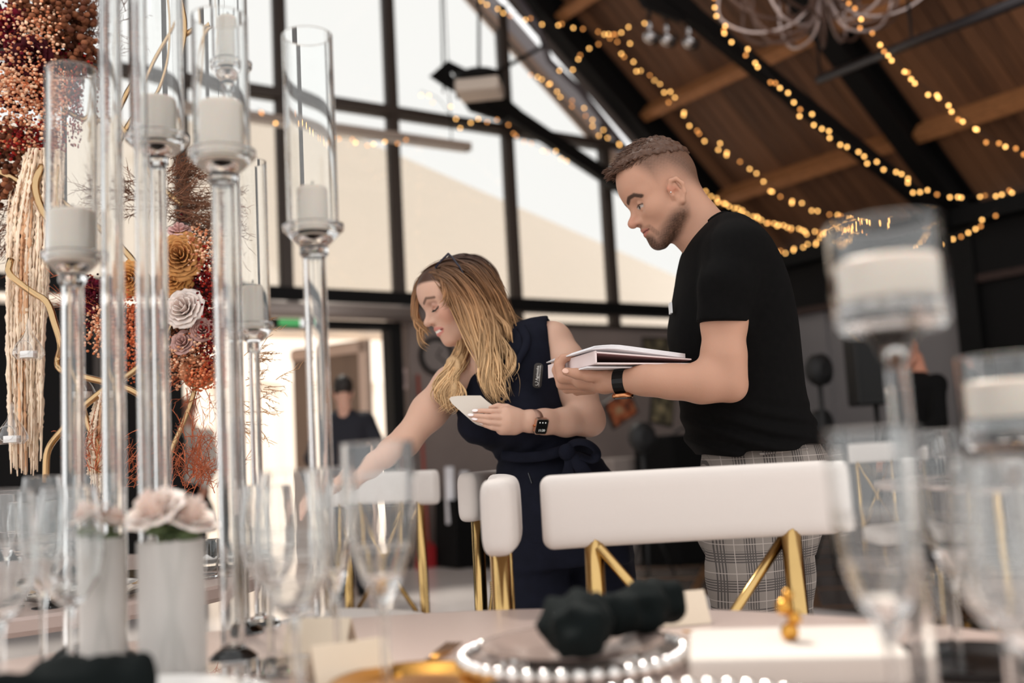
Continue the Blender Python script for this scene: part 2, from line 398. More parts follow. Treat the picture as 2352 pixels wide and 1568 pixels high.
# ================================================================== smooth bodies: blended distance shapes turned into one mesh
class Body:
    def __init__(s): s.ops = []
    def cone(s, a, b, ra, rb, k=.012, flat=None, q=1.0, sub=False):
        s.ops.append(('c', np.asarray(a, float), np.asarray(b, float), ra, rb, k, None if flat is None else np.asarray(flat, float)/np.linalg.norm(flat), q, sub)); return s
    def chain(s, pts, rs, k=.01, **kw):
        for i in range(len(pts)-1): s.cone(pts[i], pts[i+1], rs[i], rs[i+1], k, **kw)
        return s
    def ball(s, c, r, k=.012, sub=False): return s.cone(c, np.asarray(c, float)+1e-5, r, r, k, sub=sub)
    def ell(s, c, r, ax=None, k=.012, sub=False):
        s.ops.append(('e', np.asarray(c, float), np.asarray(r, float), np.eye(3) if ax is None else np.asarray(ax, float), 0, k, None, 0, sub)); return s
    def loft(s, rows, k=.012, p=2.3, sub=False):
        """rows of (z, cx, cy, a, b): elliptical slices"""
        R = np.asarray(sorted(rows), float); z = np.linspace(R[0, 0], R[-1, 0], 160)
        tab = np.stack([z]+[catmull(R[:, 0], R[:, i], z) for i in range(1, 5)], 1)
        s.ops.append(('l', tab, p, 0, 0, k, None, 0, sub)); return s
    def half(s, point, n, k=.004):
        """cut everything on the side n points to"""
        s.ops.append(('h', np.asarray(point, float), np.asarray(n, float)/np.linalg.norm(n), 0, 0, k, None, 0, True)); return s
    @staticmethod
    def one(op, P):
        t = op[0]
        if t == 'c':
            a, b, ra, rb, fl, q = op[1], op[2], op[3], op[4], op[6], op[7]
            ab = b-a; L = ab@ab+1e-12; u = np.clip(((P-a)@ab)/L, 0, 1)
            e = P-a-u[:, None]*ab
            if fl is not None: e = e+np.outer((e@fl)*(1/q-1), fl)
            d = np.sqrt((e*e).sum(1))-(ra+(rb-ra)*u)
            return d*(min(1, q) if fl is not None else 1)
        if t == 'e':
            q = (P-op[1])@op[3].T; r = op[2]; k0 = np.sqrt(((q/r)**2).sum(1)); k1 = np.sqrt(((q/(r*r))**2).sum(1))+1e-9
            return k0*(k0-1)/k1
        if t == 'l':
            T_ = op[1]; z = np.clip(P[:, 2], T_[0, 0], T_[-1, 0]); g = [np.interp(z, T_[:, 0], T_[:, i]) for i in range(1, 5)]
            n = (np.abs((P[:, 0]-g[0])/g[2])**op[2]+np.abs((P[:, 1]-g[1])/g[3])**op[2])**(1/op[2])
            d = (n-1)*np.minimum(g[2], g[3])*.92
            dz = np.abs(P[:, 2]-z)
            return np.where(dz > 0, np.maximum(d, 0)*.7+dz, d)
        if t == 'h': return (P-op[1])@op[2]
    def ev(s, P, D=None, keep=None):
        d = np.full(len(P), 1e3)
        for i, op in enumerate(s.ops):
            if op[8]:
                x = s.one(op, P); x = x if op[0] == 'h' else -x
                k = op[5]; hh = np.clip(.5-.5*(d-x)/k, 0, 1) if k > 0 else 0
                d = d*(1-hh)+x*hh+k*hh*(1-hh) if k > 0 else np.maximum(d, x)
                continue
            x = s.one(op, P); k = op[5]
            hh = np.clip(.5+.5*(d-x)/k, 0, 1); d = d*(1-hh)+x*hh-k*hh*(1-hh)
        return d
    def bounds(s):
        lo, hi = [], []
        for op in s.ops:
            if op[8]: continue
            if op[0] == 'c':
                r = max(op[3], op[4])*max(1, op[7]); lo.append(np.minimum(op[1], op[2])-r); hi.append(np.maximum(op[1], op[2])+r)
            elif op[0] == 'e': r = op[2].max(); lo.append(op[1]-r); hi.append(op[1]+r)
            elif op[0] == 'l':
                T_ = op[1]; lo.append([(T_[:, 1]-T_[:, 3]).min(), (T_[:, 2]-T_[:, 4]).min(), T_[0, 0]-.03]); hi.append([(T_[:, 1]+T_[:, 3]).max(), (T_[:, 2]+T_[:, 4]).max(), T_[-1, 0]+.03])
        return np.min(lo, 0)-.03, np.max(hi, 0)+.03
    def mesh(s, h, warp=None):
        NB = 8; lo, hi = s.bounds(); B = NB*h
        n = np.ceil((hi-lo)/B).astype(int)
        I = np.stack(np.meshgrid(*[np.arange(k) for k in n], indexing='ij'), -1).reshape(-1, 3)
        C = lo+(I+.5)*B; rad = B*.87
        add = [op for op in s.ops if not op[8]]
        ds = np.stack([s.one(op, C) for op in add], 1)
        dt = s.ev(C) if warp is None else warp(C, s.ev(C))
        km = max(op[5] for op in s.ops)
        sel = np.abs(dt) < rad*1.45+.2*km
        I = I[sel]; ds = ds[sel]; dt = dt[sel]; Cs = C[sel]
        loc = np.stack(np.meshgrid(*[np.arange(NB+1)]*3, indexing='ij'), -1).reshape(-1, 3)
        NP = len(loc); nb = len(I)
        P = (lo+(I[:, None, :]*NB+loc[None])*h).reshape(-1, 3)
        D = np.full(nb*NP, 1e3); D2 = D.reshape(nb, NP); P2 = P.reshape(nb, NP, 3)
        dmin = np.full(nb, 1e3); j = 0
        best = ds.min(1)
        for op in s.ops:
            k = op[5]
            if op[8]:
                cd = s.one(op, Cs); w_ = (cd > -2.2*rad-k) if op[0] == 'h' else (cd < 2.2*rad+k)
                if not w_.any(): continue
                x = s.one(op, P2[w_].reshape(-1, 3)).reshape(-1, NP); x = x if op[0] == 'h' else -x; d = D2[w_]
                hh = np.clip(.5-.5*(d-x)/k, 0, 1); D2[w_] = d*(1-hh)+x*hh+k*hh*(1-hh); continue
            w_ = ds[:, j] < best+2.1*rad+1.3*k+.004; j += 1
            if not w_.any(): continue
            x = s.one(op, P2[w_].reshape(-1, 3)).reshape(-1, NP); d = D2[w_]
            hh = np.clip(.5+.5*(d-x)/k, 0, 1); D2[w_] = d*(1-hh)+x*hh-k*hh*(1-hh)
        if warp is not None: D2[:] = warp(P, D2.reshape(-1)).reshape(nb, NP)
        G = D2.reshape(nb, NB+1, NB+1, NB+1)
        # surface nets
        dims = n*NB+2; S = G < 0
        corner = [(i, j_, k_) for i in (0, 1) for j_ in (0, 1) for k_ in (0, 1)]
        cs = np.stack([S[:, i:i+NB, j_:j_+NB, k_:k_+NB] for i, j_, k_ in corner], -1)
        mix = cs.any(-1) & ~cs.all(-1)
        bi, ci, cj, ck = np.nonzero(mix)
        gv = np.stack([G[bi, ci+i, cj+j_, ck+k_] for i, j_, k_ in corner], 1)
        acc = np.zeros((len(bi), 3)); cnt = np.zeros(len(bi))
        for A in range(8):
            for Bq in range(A+1, 8):
                if bin(A ^ Bq).count('1') != 1: continue
                va, vb = gv[:, A], gv[:, Bq]; m = (va < 0) != (vb < 0)
                u = np.where(m, va/(va-vb+1e-12), 0)
                ca, cb = np.array(corner[A]), np.array(corner[Bq])
                acc += m[:, None]*(ca+u[:, None]*(cb-ca)); cnt += m
        cell = I[bi]*NB+np.stack([ci, cj, ck], 1)
        V = lo+(cell+acc/cnt[:, None])*h
        key = (cell[:, 0].astype(np.int64)*dims[1]+cell[:, 1])*dims[2]+cell[:, 2]
        od = np.argsort(key); ks = key[od]
        def find(c):
            kk = (c[:, 0].astype(np.int64)*dims[1]+c[:, 1])*dims[2]+c[:, 2]
            p = np.clip(np.searchsorted(ks, kk), 0, len(ks)-1); ok = ks[p] == kk
            return od[p], ok
        quads = []
        for ax in range(3):
            o1, o2 = [(1, 2), (2, 0), (0, 1)][ax]
            e = np.zeros(3, int); e[ax] = 1
            a = S[:, :NB, :NB, :NB]; b_ = S[:, e[0]:e[0]+NB, e[1]:e[1]+NB, e[2]:e[2]+NB]
            bi, i, j_, k_ = np.nonzero(a != b_); inside = a[bi, i, j_, k_]
            c = I[bi]*NB+np.stack([i, j_, k_], 1); d1 = np.zeros(3, int); d1[o1] = 1; d2 = np.zeros(3, int); d2[o2] = 1
            f4 = [find(c), find(c-d1), find(c-d1-d2), find(c-d2)]
            ok = f4[0][1] & f4[1][1] & f4[2][1] & f4[3][1]
            q = np.stack([x[0] for x in f4], 1)[ok]; ins = inside[ok]
            quads.append(np.where(ins[:, None], q, q[:, ::-1]))
        return V, np.concatenate(quads)
def catmull(x, y, t):
    """smooth monotone-ish interpolation"""
    m = np.gradient(y, x); i = np.clip(np.searchsorted(x, t)-1, 0, len(x)-2); hh = x[i+1]-x[i]; u = (t-x[i])/hh
    return (2*u**3-3*u**2+1)*y[i]+(u**3-2*u**2+u)*hh*m[i]+(-2*u**3+3*u**2)*y[i+1]+(u**3-u**2)*hh*m[i+1]
def relax(V, Q, n=2, lam=.5):
    E = np.concatenate([Q[:, [0, 1]], Q[:, [1, 2]], Q[:, [2, 3]], Q[:, [3, 0]]]); E = np.concatenate([E, E[:, ::-1]])
    cnt = np.bincount(E[:, 0], minlength=len(V))[:, None]
    for _ in range(n):
        A = np.stack([np.bincount(E[:, 0], V[E[:, 1], i], minlength=len(V)) for i in range(3)], 1)/np.maximum(cnt, 1)
        V = V+lam*(A-V)
    return V
def body_obj(name, V, Q, m, parent, colors=None):
    base = org(parent) if parent is not None else np.zeros(3)
    me = bpy.data.meshes.new(name); nv, nq = len(V), len(Q)
    me.vertices.add(nv); me.vertices.foreach_set('co', (V-base).astype(np.float32).ravel())
    me.loops.add(nq*4); me.loops.foreach_set('vertex_index', Q.astype(np.int32).ravel())
    me.polygons.add(nq); me.polygons.foreach_set('loop_start', np.arange(0, nq*4, 4, dtype=np.int32)); me.polygons.foreach_set('loop_total', np.full(nq, 4, np.int32))
    me.polygons.foreach_set('use_smooth', np.ones(nq, bool)); me.update(calc_edges=True); me.validate()
    if colors is not None:
        ca = me.color_attributes.new('Col', 'FLOAT_COLOR', 'POINT')
        ca.data.foreach_set('color', np.concatenate([colors, np.ones((nv, 1))], 1).astype(np.float32).ravel())
    me.materials.append(m); o = bpy.data.objects.new(name, me); COL.objects.link(o); o.parent = parent; ORG[o.name] = base
    return o
def col_mat(name, rough=.5, sss=0.0, bump=0.0, bscale=300, spec=.4, sheen=0):
    m, N, L, b = new_mat(name); a = N.new('ShaderNodeVertexColor'); a.layer_name = 'Col'
    L.new(a.outputs[0], b.inputs['Base Color']); b.inputs['Roughness'].default_value = rough; b.inputs['Specular IOR Level'].default_value = spec
    if sss: b.inputs['Subsurface Weight'].default_value = sss; b.inputs['Subsurface Radius'].default_value = (1, .35, .2); b.inputs['Subsurface Scale'].default_value = .006
    if sheen: b.inputs['Sheen Weight'].default_value = sheen
    if bump:
        tc = N.new('ShaderNodeTexCoord'); n = N.new('ShaderNodeTexNoise'); n.inputs['Scale'].default_value = bscale; L.new(tc.outputs['Object'], n.inputs['Vector'])
        bp = N.new('ShaderNodeBump'); bp.inputs['Strength'].default_value = bump; bp.inputs['Distance'].default_value = .002; L.new(n.outputs[0], bp.inputs['Height']); L.new(bp.outputs[0], b.inputs['Normal'])
    return m
def sm(x, a, b):
    u = np.clip((x-a)/(b-a), 0, 1); return u*u*(3-2*u)
def seg_dist(P, A, B):
    A = np.asarray(A, float); B = np.asarray(B, float); ab = B-A; u = np.clip(((P-A)@ab)/(ab@ab+1e-12), 0, 1); return np.linalg.norm(P-A-u[:, None]*ab, axis=1)
def poly_dist(P, pts):
    return np.min([seg_dist(P, pts[i], pts[i+1]) for i in range(len(pts)-1)], 0)
_prm = RNG.random((64, 3))*2-1; _ph = RNG.random(64)*6.28
def wnoise(P, f, n=10, o=0):
    """cheap smooth noise from a few plane waves"""
    r = 0
    for i in range(n):
        v = _prm[(i+o) % 64]; v = v/np.linalg.norm(v); r = r+np.sin(P@v*f*(1+.13*i)+_ph[(i+o) % 64])
    return r/sqrt(n)
class Head:
    """head frame: x forward, y to the person's left, z up; origin between the ears"""
    def __init__(s, O, fwd, up, scale=1.0, female=False):
        s.O = np.asarray(O, float); f = np.asarray(fwd, float); f /= np.linalg.norm(f)
        u = np.asarray(up, float); u = u-f*(u@f); u /= np.linalg.norm(u); l = np.cross(u, f)
        s.A = np.stack([f, l, u]); s.k = scale; s.fem = female
    def w(s, x, y, z): return s.O+s.k*(np.array([x, y, z])@s.A)
    def loc(s, P): return ((P-s.O)@s.A.T)/s.k
    def shape(s, B):
        W, k, F = s.w, s.k, s.fem
        def ell(c, r, kk=.012, sub=False): B.ell(W(*c), np.array(r)*k, s.A, kk*k, sub)
        def cone(a, b, ra, rb, kk=.01, sub=False): B.cone(W(*a), W(*b), ra*k, rb*k, kk*k, sub=sub)
        if F: ell((.012, 0, .014), (.092, .072, .073), .02); ell((.05, 0, .026), (.053, .059, .052), .03)
        else: ell((.017, 0, .03), (.091, .074, .088), .02); ell((.05, 0, .036), (.056, .061, .064), .03)
        ell((.048, 0, -.03), (.05, .055 if not F else .053, .07), .03)
        ell((.035, 0, -.045), (.053, .056 if not F else .05, .045), .03)
        jw = .054 if not F else .048; ez = -.011
        for sg in (1, -1):
            cone((.026, sg*jw, -.062), (.08, sg*.014, -.1), .02 if not F else .017, .018 if not F else .014, .02)
            ell((.066, sg*.038, -.03), (.026, .022, .022), .022)
            cone((.091, sg*.012, .018+ez), (.077, sg*.046, .021+ez), .010 if not F else .007, .009 if not F else .007, .016)
        cone((.084, 0, -.098), (.09, 0, -.1), .019 if not F else .016, .014 if not F else .012, .016)
        ell((.083, 0, -.066), (.022, .028, .03), .02)
        for sg in (1, -1):
            B.cone(W(.108, sg*.031, .000+ez), W(.108, sg*.036, -.001+ez), .0150*k, .0150*k, .014*k, sub=True)
            B.ball(W(.0835, sg*.032, -.001+ez), .0115*k, .003*k)
            # lids
            cone((.0945, sg*.019, .0+ez), (.0948, sg*.033, .0055+ez), .0032, .0038, .004); cone((.0948, sg*.033, .0055+ez), (.085, sg*.046, -.001+ez), .0038, .003, .004)
            cone((.0945, sg*.019, -.003+ez), (.0930, sg*.034, -.0100+ez), .003, .0034, .005); cone((.0930, sg*.034, -.0100+ez), (.085, sg*.046, -.001+ez), .0034, .003, .004)
        ns = 1.0 if not F else .88
        cone((.095, 0, .012+ez), (.1, 0, -.004+ez), .0085*ns, .0075*ns, .012); cone((.1, 0, -.004+ez), (.1+.021*ns, 0, -.036), .0075*ns, .0098*ns, .008)
        B.ball(W(.1+.019*ns, 0, -.0385), .0105*ns*k, .006*k)
        for sg in (1, -1):
            ell((.104, sg*.0115*ns, -.041), (.0125*ns, .0075*ns, .0085), .006)
            B.ball(W(.111, sg*.0075*ns, -.0495), .0042*k, .004*k, sub=True)
        lp = .0055 if not F else .0062
        for sg in (1, -1):
            cone((.1045, sg*.004, -.0605), (.094, sg*.024, -.067), lp, .003, .004)
            cone((.1025, 0, -.0735), (.093, sg*.022, -.068), lp*1.12, .003, .005)
        # ears
        for sg in (1, -1):
            e = lambda x, y, z: W(x+.028, sg*(y-.002), z-.02)
            pts = [e(.004, .072, -.014), e(.004, .078, .008), e(-.006, .083, .022), e(-.018, .087, .02), e(-.026, .088, .004), e(-.022, .085, -.014), e(-.01, .079, -.03), e(-.003, .074, -.032)]
            B.chain(pts, [.004*k, .0038*k, .0042*k, .0045*k, .0045*k, .0045*k, .0065*k, .005*k], .004*k)
            B.cone(e(-.008, .076, .008), e(-.010, .075, -.018), .011*k, .010*k, .006*k, flat=s.A[1], q=.5)
            B.cone(e(-.012, .079, .010), e(-.016, .08, -.012), .0038*k, .0035*k, .004*k)
            B.ball(e(-.006, .0815, -.006), .0062*k, .004*k, sub=True)
            B.ball(e(.003, .077, -.009), .0042*k, .003*k)
        return B
# ================================================================== people
m_skin = col_mat('skin', .52, sss=.25, bump=.12, bscale=500, spec=.3)
m_hair = col_mat('hair', .5, spec=.35)
DOFF = 0.0
def J(x, y, d): return at(x, y, d+DOFF)
def rp(px, d): return px*(d+DOFF)/FPX
def rows(tab, d, dy=0):
    out = []
    for y, xl, xr, b_ in tab:
        A, B = J(xl, y, d), J(xr, y, d); out.append((.5*(A[2]+B[2]), .5*(A[0]+B[0]), d+DOFF+dy, abs(B[0]-A[0])/2, b_))
    return out
def strands(name, curves, rad, m, parent, cols, n=5):
    mb = MB(); cc = []
    for c, r, co in zip(curves, rad, cols):
        mb.tube(c, r, n, cap=False); cc.append(np.repeat(co, n, 0))
    V = np.concatenate(mb.v); o = mb.build(name, m, parent, True)
    ca = o.data.color_attributes.new('Col', 'FLOAT_COLOR', 'POINT'); C_ = np.concatenate(cc)
    ca.data.foreach_set('color', np.concatenate([C_, np.ones((len(C_), 1))], 1).astype(np.float32).ravel()); return o
def spline(pts, n):
    P = np.asarray(pts, float); t = np.concatenate([[0], np.cumsum(np.linalg.norm(np.diff(P, axis=0), axis=1))]); u = np.linspace(0, t[-1], n)
    return np.stack([catmull(t, P[:, i], u) for i in range(P.shape[1])], 1)
def nail(B_, p, d, w_, ln, up, m, parent):
    d_, u_, v_ = frame_of(d); up = np.asarray(up, float); up = up-d_*(up@d_); up /= np.linalg.norm(up); s_ = np.cross(d_, up)
    MB().ball(np.asarray(p, float), 1.0, 10, 7, (ln, w_, .0014), (d_, s_, up)).build('fingernail', m, parent, True)
SK_M = np.array(lin((184, 140, 117))); SK_W = np.array(lin((206, 166, 145)))
HB = np.array(lin((72, 50, 38)))

# ------------------------------------------------------------------ man in black T-shirt holding binders
DM = 2.3
man = thing('person', 'man in black T-shirt and grey checked trousers looking down, binders on his forearm', 'person', tuple(at(1750, 1500, DM)*[1, 1, 0]))
hd = Head(J(1540, 431, DM), (-.905, -.10, -.40), (-.40, -.02, .91), 1.0)
B = Body(); hd.shape(B)
# neck, hidden torso core, arms
B.cone(J(1573, 475, DM), J(1640, 560, DM), rp(55, DM), rp(60, DM), .03)
B.cone(J(1560, 470, DM), J(1600, 540, DM), rp(42, DM), rp(46, DM), .03)
B.chain([J(1655, 575, DM), J(1690, 800, DM), J(1740, 1060, DM), J(1740, 1200, DM)], [.075, .08, .085, .08], .02)
B.chain([J(1655, 590, DM), J(1690, 600, 2.14), J(1663, 740, 2.11), J(1662, 820, 2.1), J(1664, 872, 2.1)], [.06, rp(54, 2.13), rp(50, 2.1), rp(49, 2.1), rp(42, 2.1)], .02)
B.chain([J(1668, 874, 2.1), J(1610, 880, 2.09), J(1540, 876, 2.09), J(1480, 873, 2.1), J(1425, 875, 2.13)], [rp(42, 2.1), rp(40, 2.1), rp(34, 2.1), rp(29, 2.1), rp(25, 2.12)], .03)
B.ball(J(1687, 893, 2.1), rp(24, 2.1), .02)
# left hand under the spine
B.cone(J(1425, 876, 2.13), J(1385, 878, 2.15), rp(25, 2.14), rp(25, 2.15), .012)
B.cone(J(1392, 872, 2.155), J(1335, 873, 2.18), rp(24, 2.15), rp(21, 2.18), .012)
B.cone(J(1392, 884, 2.165), J(1345, 882, 2.2), rp(20, 2.15), rp(17, 2.18), .012)
def fing(B_, pts, r, k=.0035): B_.chain([J(*p) for p in pts], [rp(a, pts[0][2]) for a in r], k)
fing(B, [(1392, 866, 2.14), (1352, 863, 2.13), (1326, 858, 2.13), (1300, 853, 2.135)], (15, 13.5, 12, 9.5), .006)          # thumb
fing(B, [(1340, 870, 2.18), (1291, 868, 2.19), (1284, 838, 2.20), (1294, 823, 2.2), (1320, 817, 2.2)], (14, 12.5, 11.5, 10.5, 8.5))      # index
fing(B, [(1345, 882, 2.2), (1290, 882, 2.215), (1279, 850, 2.225), (1284, 830, 2.23), (1306, 824, 2.235)], (14, 12.5, 11.5, 10.5, 8.5))
fing(B, [(1350, 890, 2.215), (1302, 892, 2.24), (1283, 862, 2.26), (1283, 842, 2.265), (1300, 836, 2.27)], (13, 11.5, 10.5, 9.5, 8))
fing(B, [(1362, 894, 2.23), (1325, 898, 2.26), (1300, 878, 2.285), (1294, 860, 2.29), (1304, 848, 2.29)], (11.5, 10, 9, 8.5, 7))
# right arm, carried behind the binders
B.chain([J(1665, 600, DM), J(1700, 610, 2.46), J(1690, 760, 2.5), J(1668, 866, 2.5), J(1580, 876, 2.45), J(1500, 872, 2.39), J(1462, 870, 2.37)], [.06, .055, .048, .04, .036, .027, .03], .02)
for q in range(4): fing(B, [(1462, 862+q*6, 2.37+q*.004), (1434, 860+q*7, 2.36+q*.004), (1412, 862+q*7, 2.355+q*.004)], (9, 8.5, 7))
fing(B, [(1467, 860, 2.36), (1452, 852, 2.35), (1437, 850, 2.345)], (10, 9, 7))
V, Q = B.mesh(.0023); V = relax(V, Q, 1, .4)
Lc = hd.loc(V); x, y, z = Lc.T
col = np.tile(SK_M, (len(V), 1)); nz = wnoise(V, 55)*.5; col *= (1+.05*nz)[:, None]
near = (np.linalg.norm(Lc, axis=1) < .19)
def fpoly(pts):
    return np.where(x > .052, poly_dist(np.stack([np.abs(y), z], 1), pts), 1.0)
def blend(msk, c):
    global col
    m_ = np.clip(msk, 0, 1)[:, None]*near[:, None]; col = col*(1-m_)+np.asarray(c)*m_
fz = wnoise(V, 900, 12)
def skull_mask():
    # hairline: above the temples, round the ear, to the nape
    hl = np.interp(x, [-.12, -.05, -.02, .005, .03, .048, .062, .08, .095, .12], [-.08, -.07, -.03, -.005, .0, -.004, .02, .058, .07, .076])
    return sm(z, hl-.004, hl+.075)
sk = skull_mask()*(1-sm(np.abs(y), .079, .084)*(np.abs(x-.02) < .035)*(np.abs(z+.02) < .04))
blend(sk*(.86+.1*fz*.5), HB*1.2)
jawc = [(.026, .06, -.05), (.034, .056, -.07), (.055, .04, -.09), (.075, .02, -.105), (.09, 0, -.108)]
ya = np.stack([x, np.abs(y), z], 1)
bd = poly_dist(ya, jawc); bm_ = sm(-bd, -.034, -.012)*sm(-z, .045, .075)
must = sm(-poly_dist(ya, [(.104, 0, -.054), (.095, .026, -.064), (.088, .03, -.085)]), -.009, -.003)*.45
ch = sm(-np.linalg.norm(ya-np.array([.095, 0, -.1]), axis=1), -.036, -.018)
blend(np.clip(np.maximum(bm_*.92, ch*.96), 0, .95)*(.92+.12*fz), HB*.75); blend(must*(.9+.2*fz), HB*1.0)
blend(np.maximum(sm(-fpoly([(.0, -.061), (.02, -.0665)]), -.005, -.002), sm(-fpoly([(.0, -.0735), (.018, -.069)]), -.005, -.002))*.7, lin((172, 102, 92)))
blend(sm(-fpoly([(.0, -.0672), (.024, -.0675)]), -.0022, -.0008), lin((90, 44, 40)))
brow = sm(-fpoly([(.011, .008), (.026, .0155), (.042, .0145), (.053, .004)]), -.0062, -.003); blend(brow*.95, HB*.55)
eye = sm(-fpoly([(.022, -.0145), (.031, -.0135), (.042, -.0150)]), -.0036, -.0022); blend(eye, lin((176, 164, 156)))
blend(sm(-fpoly([(.028, -.0152), (.0285, -.0148)]), -.0048, -.0036), lin((52, 46, 44)))
blend(sm(-fpoly([(.02, -.011), (.031, -.0085), (.045, -.012)]), -.0022, -.001)*.85, HB*.45)
blend(sm(-poly_dist(ya, [(.035, .08, -.01), (.022, .081, -.02)]), -.012, -.003)*.3, lin((190, 100, 80)))
blend(sm(x-.0, .1, .125)*sm(-np.abs(z+.035), -.022, -.008)*.18, lin((196, 110, 96)))
mbody = body_obj('body', V, Q, m_skin, man, col)
m_nail = mat('fingernail', (222, 178, 158), .3)
nail(None, J(1299, 851.5, 2.1245), J(1300, 853, 2.13)-J(1330, 857, 2.13), .006, .0075, (0, -1, .35), m_nail, mbody)

# cropped hair on top: cap plus short strands combed forward
HBM = HB*1.35
H = Body(); H.ell(hd.w(.017, 0, .036), np.array([.0945, .078, .091]), hd.A, .01); H.ell(hd.w(.066, 0, .074), np.array([.050, .056, .034]), hd.A, .025)
cutp = hd.w(.0, 0, .066); H.half(cutp, np.array([.22, 0, -.975])@hd.A, .012)
H.half(hd.w(.104, 0, .07), np.array([.85, 0, -.5])@hd.A, .012)
Vh, Qh = H.mesh(.004, warp=lambda P, d: d+.0022*wnoise(P, 260, 8))
lh = hd.loc(Vh); cap_ = body_obj('hair', Vh, Qh, m_hair, man, HBM*(.8+.35*RNG.random((len(Vh), 1)))*np.ones((1, 3)))
cs, rs_, co_ = [], [], []
for i in range(2600):
    a = RNG.uniform(-.5, 1.0); th = RNG.uniform(-1.25, 1.25); px_ = .012+.1*a
    el = sqrt(max(0, 1-a*a)); y0 = .07*el*sin(th); z0 = .042+.084*el*cos(th)
    if a > .45: z0 = max(z0, .066+.03*(1-abs(th)/1.6))
    if z0 < .062+.18*px_: continue
    ln = RNG.uniform(.012, .024)*(1 if a > -.1 else .6)
    fw = np.array([.75, .15*sin(th)+RNG.normal(0, .18), .35*cos(th)+RNG.normal(0, .15)]); 
    p0 = np.array([px_, y0, z0])*[1, .96, .99]; q = np.array([p0, p0+fw*ln*.55+[0, 0, .002], p0+fw*ln+np.array([.3, 0, -.25])*ln*.35])
    cs.append(hd.O+q@hd.A); rs_.append([.0011, .0009, .0003]); c = HBM*RNG.uniform(.75, 1.7); co_.append(np.tile(c, (3, 1)))
strands('hair_strands', cs, rs_, m_hair, cap_, co_, 4)
MB().ball(hd.w(.034, .0815, -.022), .0022, 8, 6).build('earring', mat('steel stud', (210, 205, 200), .2, 1), mbody, True)

# T-shirt
m_tee = mat('black cotton jersey', (9, 8, 8), .9, var=.2, scale=60, bump=.15, bscale=900, spec=.1)
S = Body()
S.chain([J(1690, 585, 2.13), J(1668, 660, 2.1), J(1655, 745, 2.095)], [rp(66, 2.13), rp(62, 2.1), rp(58, 2.1)], .02)
S.half(J(1655, 741, 2.095), (J(1655, 900, 2.1)-J(1650, 741, 2.1)), .003)
S.chain([J(1700, 590, 2.47), J(1690, 660, 2.5), J(1684, 740, 2.5)], [.066, .062, .058], .02)
tee = [(497, 1650, 1664, .045), (512, 1622, 1694, .105), (535, 1596, 1722, .155), (565, 1573, 1750, .188), (600, 1562, 1772, .2), (640, 1555, 1790, .205), (700, 1545, 1810, .2), (760, 1537, 1822, .19), (800, 1543, 1827, .182), (850, 1554, 1833, .172), (900, 1562, 1840, .166), (960, 1570, 1856, .166), (1000, 1580, 1872, .176), (1030, 1596, 1886, .184), (1060, 1606, 1897, .188)]
S.loft(rows(tee, DM), .03)
hemn = np.cross(J(1890, 1016, DM)-J(1612, 1048, DM), np.array([0, 1.0, 0])); hemn = hemn if hemn[2] < 0 else -hemn
S.half(J(1612, 1048, DM), hemn, .003)
S.cone(J(1560, 430, DM), J(1648, 545, DM), rp(60, DM), rp(57, DM), .004, sub=True)
zt, zb_ = J(1700, 560, DM)[2], J(1700, 1045, DM)[2]
def teewarp(P, d):
    u = (zt-P[:, 2])/(zt-zb_)
    f1 = np.sin(P[:, 2]*150+P[:, 0]*60+2.2*wnoise(P, 9)); low = sm(u, .72, .9)
    f2 = wnoise(P*np.array([1, 1, .35]), 32, 8, 5)
    return d+low*.0042*f1+.0016*f2*sm(u, .1, .4)
V, Q = S.mesh(.004, warp=teewarp); V = relax(V, Q, 1, .4)
shirt = body_obj('t_shirt', V, Q, m_tee, man)
# ribbed neck band, sleeve hem
cen = J(1606, 500, DM)
pb = MB(); ncol = []
ax0 = J(1648, 545, DM)-J(1560, 430, DM); ax0 /= np.linalg.norm(ax0)
pts = []
for a in np.linspace(0, 2*pi, 40, endpoint=False):
    u1 = np.array([0, 1.0, 0]); u2 = np.cross(ax0, u1)
    p0 = J(1560, 430, DM)+(u1*cos(a)+u2*sin(a))*rp(57.5, DM)
    # slide along the neck axis until the shirt body is met
    tt = np.linspace(0, .3, 120); dd = Body.one(S.ops[5] if S.ops[5][0] == 'l' else [o for o in S.ops if o[0] == 'l'][0], p0+tt[:, None]*ax0)
    i = np.argmax(dd < .001); pts.append(p0+tt[i]*ax0)
pts = np.array(pts)
for _ in range(3): pts = (np.roll(pts, 1, 0)+2*pts+np.roll(pts, -1, 0))/4
MB().tube(pts, .0055, 8, closed=True).build('neck_band', m_tee, shirt, True)
MB().box(J(1540, 708, 2.26), (.004, .03, .024), None).build('name_badge', mat('white badge', (225, 225, 225), .4), shirt)

# checked trousers
m_plaid, N_, L_, B_ = new_mat('grey glen check wool')
tc = N_.new('ShaderNodeTexCoord'); sx = N_.new('ShaderNodeSeparateXYZ'); L_.new(tc.outputs['Object'], sx.inputs[0])
ad = N_.new('ShaderNodeMath'); ad.operation = 'MULTIPLY_ADD'; ad.inputs[1].default_value = .0; L_.new(sx.outputs['Y'], ad.inputs[0]); L_.new(sx.outputs['X'], ad.inputs[2])
def band(src, freq, thr, ph=0.0):
    a = N_.new('ShaderNodeMath'); a.operation = 'MULTIPLY_ADD'; a.inputs[1].default_value = freq; a.inputs[2].default_value = ph; L_.new(src, a.inputs[0])
    f = N_.new('ShaderNodeMath'); f.operation = 'FRACT'; L_.new(a.outputs[0], f.inputs[0])
    g = N_.new('ShaderNodeMath'); g.operation = 'LESS_THAN'; g.inputs[1].default_value = thr; L_.new(f.outputs[0], g.inputs[0]); return g.outputs[0]
